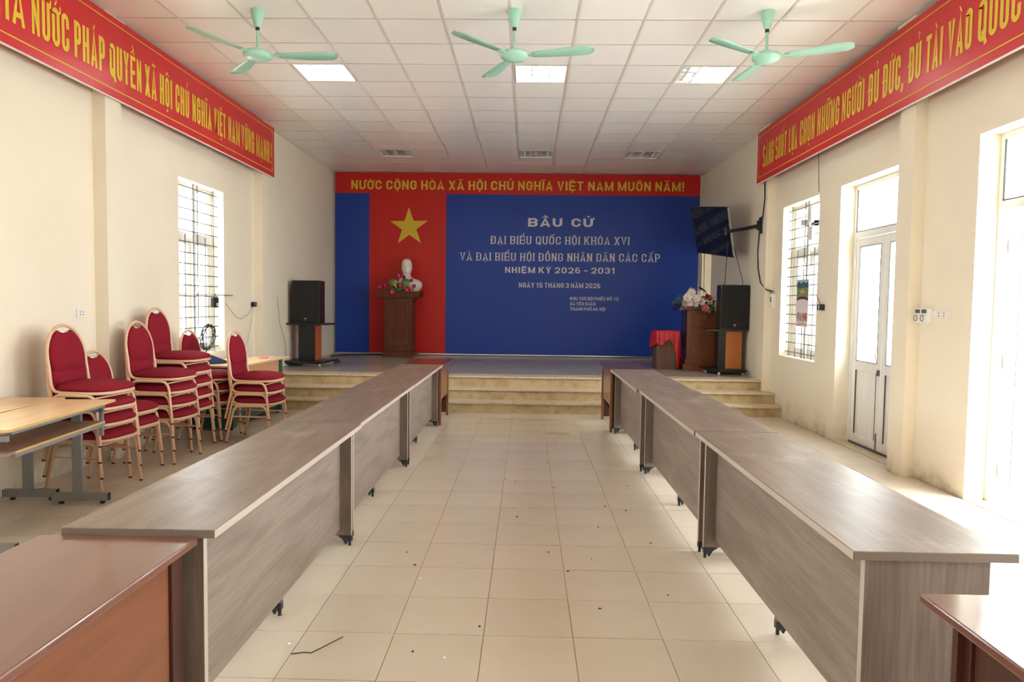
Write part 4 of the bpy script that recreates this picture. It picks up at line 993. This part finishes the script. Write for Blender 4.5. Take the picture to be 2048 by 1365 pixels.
def bust():
    n = 36; rings = []
    def ring(z, rx, ry, cy=0, feat=None, cx=0):
        out = []
        for k in range(n):
            a = 2*PI*k/n; c_, s_ = math.cos(a), math.sin(a); x, y = rx*c_, ry*s_
            if feat:
                d = (math.degrees(a)-270+540) % 360-180   # 0 at the front (-y)
                y -= sum(h*math.exp(-((d-m_)/w_)**2) for h, m_, w_ in feat)
            out.append((cx+x, cy+y, z))
        return out
    S = [(0, .20, .09, .03), (.02, .225, .10, .03), (.06, .262, .112, .025), (.10, .275, .115, .02), (.135, .272, .112, .02), (.165, .245, .10, .015), (.185, .20, .088, .01), (.200, .14, .075, .008), (.212, .095, .068, .005), (.23, .078, .062, .002)]
    for z, rx, ry, cy in S: rings.append(ring(z, rx, ry, cy))
    rings.append(ring(.252, .070, .060, 0)); rings.append(ring(.275, .068, .064, -.003))
    H = [(.290, .070, .074, -.012, [(.012, 0, 18)]), (.302, .076, .082, -.012, [(.014, 0, 16)]), (.315, .081, .086, -.010, [(.006, 0, 14)]), (.326, .085, .088, -.008, [(.009, 0, 14)]), (.334, .087, .089, -.006, [(.006, 0, 10)]),
         (.346, .089, .090, -.004, [(.018, 0, 8)]), (.360, .091, .091, -.002, [(.016, 0, 7), (.003, -28, 10), (.003, 28, 10)]), (.376, .092, .092, 0, [(.011, 0, 6), (-.007, -20, 9), (-.007, 20, 9)]),
         (.388, .093, .093, 0, [(.007, 0, 8), (-.003, -20, 9), (-.003, 20, 9)]), (.398, .093, .095, 0, [(.006, -15, 16), (.006, 15, 16)]), (.42, .093, .097, .002, []), (.445, .090, .096, .004, []), (.47, .077, .088, .006, []), (.488, .063, .073, .008, []), (.502, .042, .05, .008, []), (.508, .015, .02, .008, [])]
    for z, rx, ry, cy, ft in H: rings.append(ring(z, rx, ry, cy, ft))
    m = MB().loft(rings)
    for s in (-1, 1):
        m.loft([[(s*.083+s*.012*u, .008+.014*v*math.cos(a), .372+.030*v*math.sin(a)) for a in [2*PI*k/12 for k in range(12)]] for u, v in ((-.6, .6), (0, 1), (.6, 1), (1, .55))])
    # collar lapels
    m.tube([(-.055, -.062, .235), (-.03, -.098, .205), (0, -.110, .18)], .010, 6); m.tube([(.055, -.062, .235), (.03, -.098, .205), (0, -.110, .18)], .010, 6)
    m.tube([(0, -.108, .18), (0, -.104, .12), (0, -.085, .04)], .006, 6)
    return m
o = bust().build('plaster_bust', m_plaster, loc=(-2.335, 13.66, 1.70), rz=R(6)); o.scale = (1.10, 1.1, 1.26); tag(o, 'white plaster bust of a man on the podium before the red stripe', 'bust')
sb = o.modifiers.new('subd', 'SUBSURF'); sb.levels = 1; sb.render_levels = 1

# ------------------------------------------------------------------ flowers
def petal_flower(r, npet, layers, openness, mat_, center):
    """layered pointed petals; axis +z"""
    m = MB()
    for l in range(layers):
        el = R(openness-l*22); rr = r*(1-.18*l)
        for k in range(npet):
            a = 2*PI*(k+.5*l)/npet; d = Vector((math.cos(a), math.sin(a), 0)); sd = Vector((-math.sin(a), math.cos(a), 0)); upv = Vector((0, 0, 1))
            dirv_ = d*math.cos(el)+upv*math.sin(el); nrm = upv*math.cos(el)-d*math.sin(el)
            pts = []
            for u, w_ in ((.05, .10), (.35, .30), (.65, .34), (.88, .18), (1.0, .01)):
                c_ = dirv_*rr*u + nrm*(.12*rr*math.sin(u*2.2))
                pts.append((c_-sd*rr*w_, c_+nrm*(-.06*rr), c_+sd*rr*w_))
            vs = [p for tr in pts for p in tr]; fs = []
            for i in range(4):
                fs += [(i*3, i*3+1, i*3+4, i*3+3), (i*3+1, i*3+2, i*3+5, i*3+4)]
            m.add(vs, fs, True)
    return m
def arrangement(name, label, loc, blooms, leaves, sprigs=()):
    t = thing(name, label, 'flowers', loc)
    for (x, y, z, r, npet, lay, op, mt, tx, tz) in blooms:
        b = petal_flower(r, npet, lay, op, mt, None).build('bloom', mt, t, (x, y, z)); b.rotation_euler = (R(tx), 0, R(tz))
        MB().lathe([(r*.16, -.002), (r*.18, r*.10), (r*.10, r*.2)], n=10).build('flower_centre', m_yelp, b)
        MB().tube([(x*.9, y+.01, z-.005), (x*.4, y*.5+.02, .02), (0, .02, .0)], .003, 5).build('stem', m_leaf, t)
    for (x, y, z, r, mt, tx, tz) in leaves:
        pts = [(r*math.cos(2*PI*k/14)*(1+.05*math.sin(3*k)), r*math.sin(2*PI*k/14), .012*math.cos(4*PI*k/14)) for k in range(14)]
        l = MB().add(pts+[(0, 0, -.012)]+[(p[0], p[1], p[2]-.003) for p in pts]+[(0, 0, -.015)], [(k, (k+1) % 14, 14) for k in range(14)]+[(15+(k+1) % 14, 15+k, 29) for k in range(14)]+[(k, 15+k, 15+(k+1) % 14, (k+1) % 14) for k in range(14)], True)
        o = l.build('leaf', mt, t, (x, y, z)); o.rotation_euler = (R(tx), 0, R(tz))
    for (x0, y0, z0, x1, y1, z1, mt, n_) in sprigs:
        m = MB(); m.tube([(x0, y0, z0), ((x0+x1)/2, (y0+y1)/2, (z0+z1)/2+.02), (x1, y1, z1)], .0025, 4)
        for k in range(n_):
            u = (k+1)/(n_+.5); p = Vector((x0+(x1-x0)*u, y0+(y1-y0)*u, z0+(z1-z0)*u+.02*math.sin(u*PI)))
            for s in (-1, 1):
                q_ = p+Vector((.012*s, -.02, .03*s)); e_ = p+Vector((.03*s, -.02, .045*s)); m.add([p, q_+Vector((0, .012, 0)), e_, q_-Vector((0, .012, 0))], [(0, 1, 2, 3)])
        m.build('sprig', mt, t)
    return t
random.seed(3)
# lotus arrangement: pot/foam + blooms
t = arrangement('lotus_arrangement', 'artificial pink lotus and green leaf arrangement in front of the bust', (-2.52, 13.42, 1.705),
    [(-.24, 0, .06, .085, 9, 3, 55, m_pink, 70, -25), (-.16, -.02, .09, .07, 8, 3, 55, m_pink, 65, -10), (-.02, -.06, -.02, .075, 9, 3, 45, m_pink, 85, 0), (.12, -.02, .11, .065, 8, 3, 50, m_pink, 80, 0),
     (.25, -.05, .03, .085, 10, 3, 35, m_redp, 85, 5), (.17, 0, .25, .07, 8, 3, 60, m_pink, 50, 0), (.31, 0, .20, .06, 8, 3, 55, m_pink, 60, 15), (.36, -.02, .09, .065, 8, 3, 55, m_pink, 65, 25),
     (.345, -.05, .03, .045, 6, 2, 60, m_pink2, 70, 10), (.06, 0, .20, .05, 6, 2, 70, m_redp, 60, 0), (.01, -.04, .12, .04, 6, 2, 50, m_yelp, 80, 0), (.03, -.05, .09, .035, 6, 2, 50, m_yelp, 80, 0)],
    [(-.05, -.02, .18, .07, m_leaf2, 75, -15), (.21, -.02, .17, .08, m_leaf2, 75, 10), (-.01, 0, .06, .07, m_leaf, 60, 0), (-.14, -.02, .0, .05, m_leaf, 80, -20), (.08, -.02, .04, .06, m_leaf, 70, 0), (.10, .02, .12, .07, m_leaf, 50, 0)])
MB().lathe([(.07, 0), (.11, .03), (.10, .06), (.02, .08)], n=16).build('foam_base', m_leaf, t, (.08, .03, 0))
b = MB().lathe([(.002, 0), (.022, .02), (.024, .04), (.012, .065), (.001, .085)], n=10).build('lotus_bud', m_pink2, t, (.075, 0, .26)); MB().tube([(.075, 0, .0), (.075, 0, .26)], .003, 5).build('stem', m_leaf, t)

# ================================================================== LECTERN at stage right
t = thing('lectern', 'reddish brown wooden lectern with panelled front at stage right', 'lectern', (2.88, 11.62, .45))
MB().box(-.335, .34, -.10, .42, 0, .10).build('base', m_lect, t, bevel=.004); MB().box(-.30, .31, -.075, .40, .10, .185).build('plinth', m_lect, t, bevel=.004)
MB().box(-.27, .29, -.045, .38, .185, .985).build('body', m_lect, t, bevel=.003)
MB().box(-.272, -.27, -.04, .375, .19, .98).build('side_shade_sheet', m_lectD, t); MB().box(-.337, -.335, -.095, .415, .0, .185).build('side_shade_sheet', m_lectD, t)  # thin dark sheets over the left faces, standing in for their shade
MB().box(-.20, .22, -.052, -.045, .70, .94).build('raised_panel', m_lect, t, bevel=.004)
MB().box(-.20, .22, -.052, -.045, .24, .66).build('raised_panel', m_lect, t, bevel=.004)
MB().box(-.001, .001, -.1015, -.10, .003, .097).build('joint', m_podl, t)
MB().prism([(-.42, .975), (-.35, 1.13), (.38, 1.13), (.38, .985)], 'y', -.09, .46).build('top', m_lectD, t, bevel=.004)
MB().box(-.33, .37, -.105, -.07, .985, 1.10).build('front_lip', m_lect, t, bevel=.01)
blooms = []
for (x, z, r, mt) in [(-.28, .12, .10, m_lily), (-.20, .20, .10, m_lily), (-.13, .12, .09, m_lily), (-.24, .05, .08, m_lilac), (-.31, .03, .09, m_lilac), (-.17, .03, .08, m_lilac), (-.06, .07, .09, m_lily), (-.09, .19, .07, m_lily),
                      (.06, .12, .07, m_redp), (.03, .16, .05, m_redp), (.01, -.03, .09, m_pink2), (.05, -.08, .07, m_pink2), (.10, .05, .06, m_lily), (.20, .03, .08, m_lily), (.21, -.06, .07, m_lily), (.25, .12, .06, m_pink2), (.22, .20, .05, m_redp), (.30, .05, .06, m_pink2)]:
    blooms.append((x, random.uniform(-.05, .02), z, r, 6, 2, 35, mt, random.uniform(55, 90), random.uniform(-30, 30)))
arrangement('lily_arrangement', 'white lily and pink flower arrangement spread over the lectern front', (2.86, 11.50, 1.50), blooms,
    [(-.1, 0, .02, .06, m_leaf, 70, 0), (.15, 0, .04, .07, m_leaf, 60, 10), (.13, .0, -.02, .06, m_leaf, 70, 0), (-.02, .01, .12, .06, m_leaf, 60, 0), (.26, 0, .14, .05, m_leaf, 60, 0)],
    [(-.3, 0, .05, -.52, -.02, .06, m_leaf2, 6), (-.3, 0, .1, -.45, 0, .13, m_leaf2, 5), (.18, -.02, 0, .2, -.05, -.2, m_leaf2, 5), (.2, 0, .1, .3, 0, .24, m_leaf2, 5), (-.2, 0, .15, -.25, 0, .28, m_lily, 5), (0, -.02, -.05, .02, -.03, -.2, m_leaf, 4)])
t = thing('microphone', 'black microphone leaning up from the lectern flowers', 'microphone', (2.97, 11.66, 1.56))
MB().tube([(0, 0, 0), (-.03, 0, .13), (-.07, 0, .20)], .006, 6).build('gooseneck', m_blackp, t); MB().tube([(-.06, 0, .185), (-.16, -.02, .245)], [.012, .017], 10).build('head', m_blackp, t)

# ================================================================== BOX WITH RED CLOTH
t = thing('side_box', 'small brown wooden box stand under the red cloth', 'stand', (2.325, 11.86, .45))
MB().box(-.185, .185, -.20, .18, 0, .625).build('body', m_boxw, t, bevel=.003)
MB().box(-.19, .19, -.205, .185, .61, .63).build('top', m_boxw, t)
def cloth():
    m = MB(); nx, nz = 64, 12; ring = []
    # walk round the box top outline; x,y square perimeter, hem height varies
    hx, hy0, hy1 = .196, -.212, .192; per = []
    N = 96
    for k in range(N):
        u = k/N*4; s_ = int(u); f = u-s_
        if s_ == 0: p = (-hx+2*hx*f, hy0, (0, -1))
        elif s_ == 1: p = (hx, hy0+(hy1-hy0)*f, (1, 0))
        elif s_ == 2: p = (hx-2*hx*f, hy1, (0, 1))
        else: p = (-hx, hy1-(hy1-hy0)*f, (-1, 0))
        per.append(p)
    rows = []
    for j in range(nz+1):
        row = []
        for k, (x, y, n_) in enumerate(per):
            u = k/N*4
            # drop: shallow at front left, long at the right front corner
            d = .24+.05*math.sin(k*.5)
            if u < 1: d = .20+.05*math.sin(u*9)+max(0, (u-.62))*1.0*.55
            if .85 < u < 1.4: d = .61
            if u >= 1.4: d = .30
            if u > 3: d = .24+.06*(4-u)
            v = j/nz; z = .637-d*v if j else .637
            w_ = (.018*math.sin(k*1.25)+.010*math.sin(k*2.7+1))*min(1, v*2)+.018*v
            row.append((x+n_[0]*w_, y+n_[1]*w_, max(z, .004)))
        rows.append(row)
    m.loft(rows, cap=False); m.add([(x, y, .637) for x, y, _ in per], [tuple(range(N))])
    return m
o = cloth().build('red_cloth', m_cloth, loc=(2.325, 11.86, .45)); tag(o, 'red satin cloth draped over the brown box beside the lectern', 'cloth')
so = o.modifiers.new('thick', 'SOLIDIFY'); so.thickness = .003; so.offset = 1

# ================================================================== SMALL LITTER on the floor
m = MB(); random.seed(5)
for (x, y) in [(-.47, 2.95), (.38, 3.42), (.25, 3.9), (.4, 4.1), (-.2, 3.2), (-.05, 4.9), (.21, 6.6), (-.08, 5.9), (-.17, 5.95), (.24, 5.7), (.6, 5.2), (.74, 5.1), (.33, 7.6), (.02, 7.4), (-.7, 4.15), (-.62, 3.95), (-.95, 7.5), (.5, 4.7), (.75, 3.6), (.8, 4.4), (.15, 4.2), (.85, 5.8)]:
    r = random.uniform(.003, .0065); a = random.uniform(0, 3)
    m.loft([[(x+r*k*math.cos(a+i*PI/3)*(1.6 if i % 3 == 0 else 1), y+r*k*math.sin(a+i*PI/3), zz) for i in range(6)] for k, zz in ((1, .0008), (.8, .004), (.3, .006))])
o = m.build('floor_grit', m_debris); tag(o, 'scattered dark crumbs and grit on the aisle floor tiles', 'litter', kind='stuff')
m = MB().tube([(-.98, 2.90, .004), (-.93, 2.92, .003), (-.90, 2.915, .003), (-.86, 2.97, .004), (-.80, 3.06, .006)], .0022, 5)
tag(m.build('twig', m_debris), 'thin dark twig lying on the floor in front', 'twig')
for k, (x, y) in enumerate(((-.33, 2.9), (-1.02, 2.99), (-.56, 3.75))):
    r = .009; o = MB().loft([[(x+r*q_*math.cos(i*PI/3)*(1.5 if i == 1 else 1), y+r*q_*math.sin(i*PI/3), zz) for i in range(6)] for q_, zz in ((1, .0008), (.7, .005), (.2, .007))]).build('paper_scrap', m_debw)
    tag(o, ['tiny white scrap on the front floor tiles below the aisle centre', 'tiny white scrap on the floor near the left red table', 'tiny white scrap on the floor near the second table leg'][k], 'scrap')
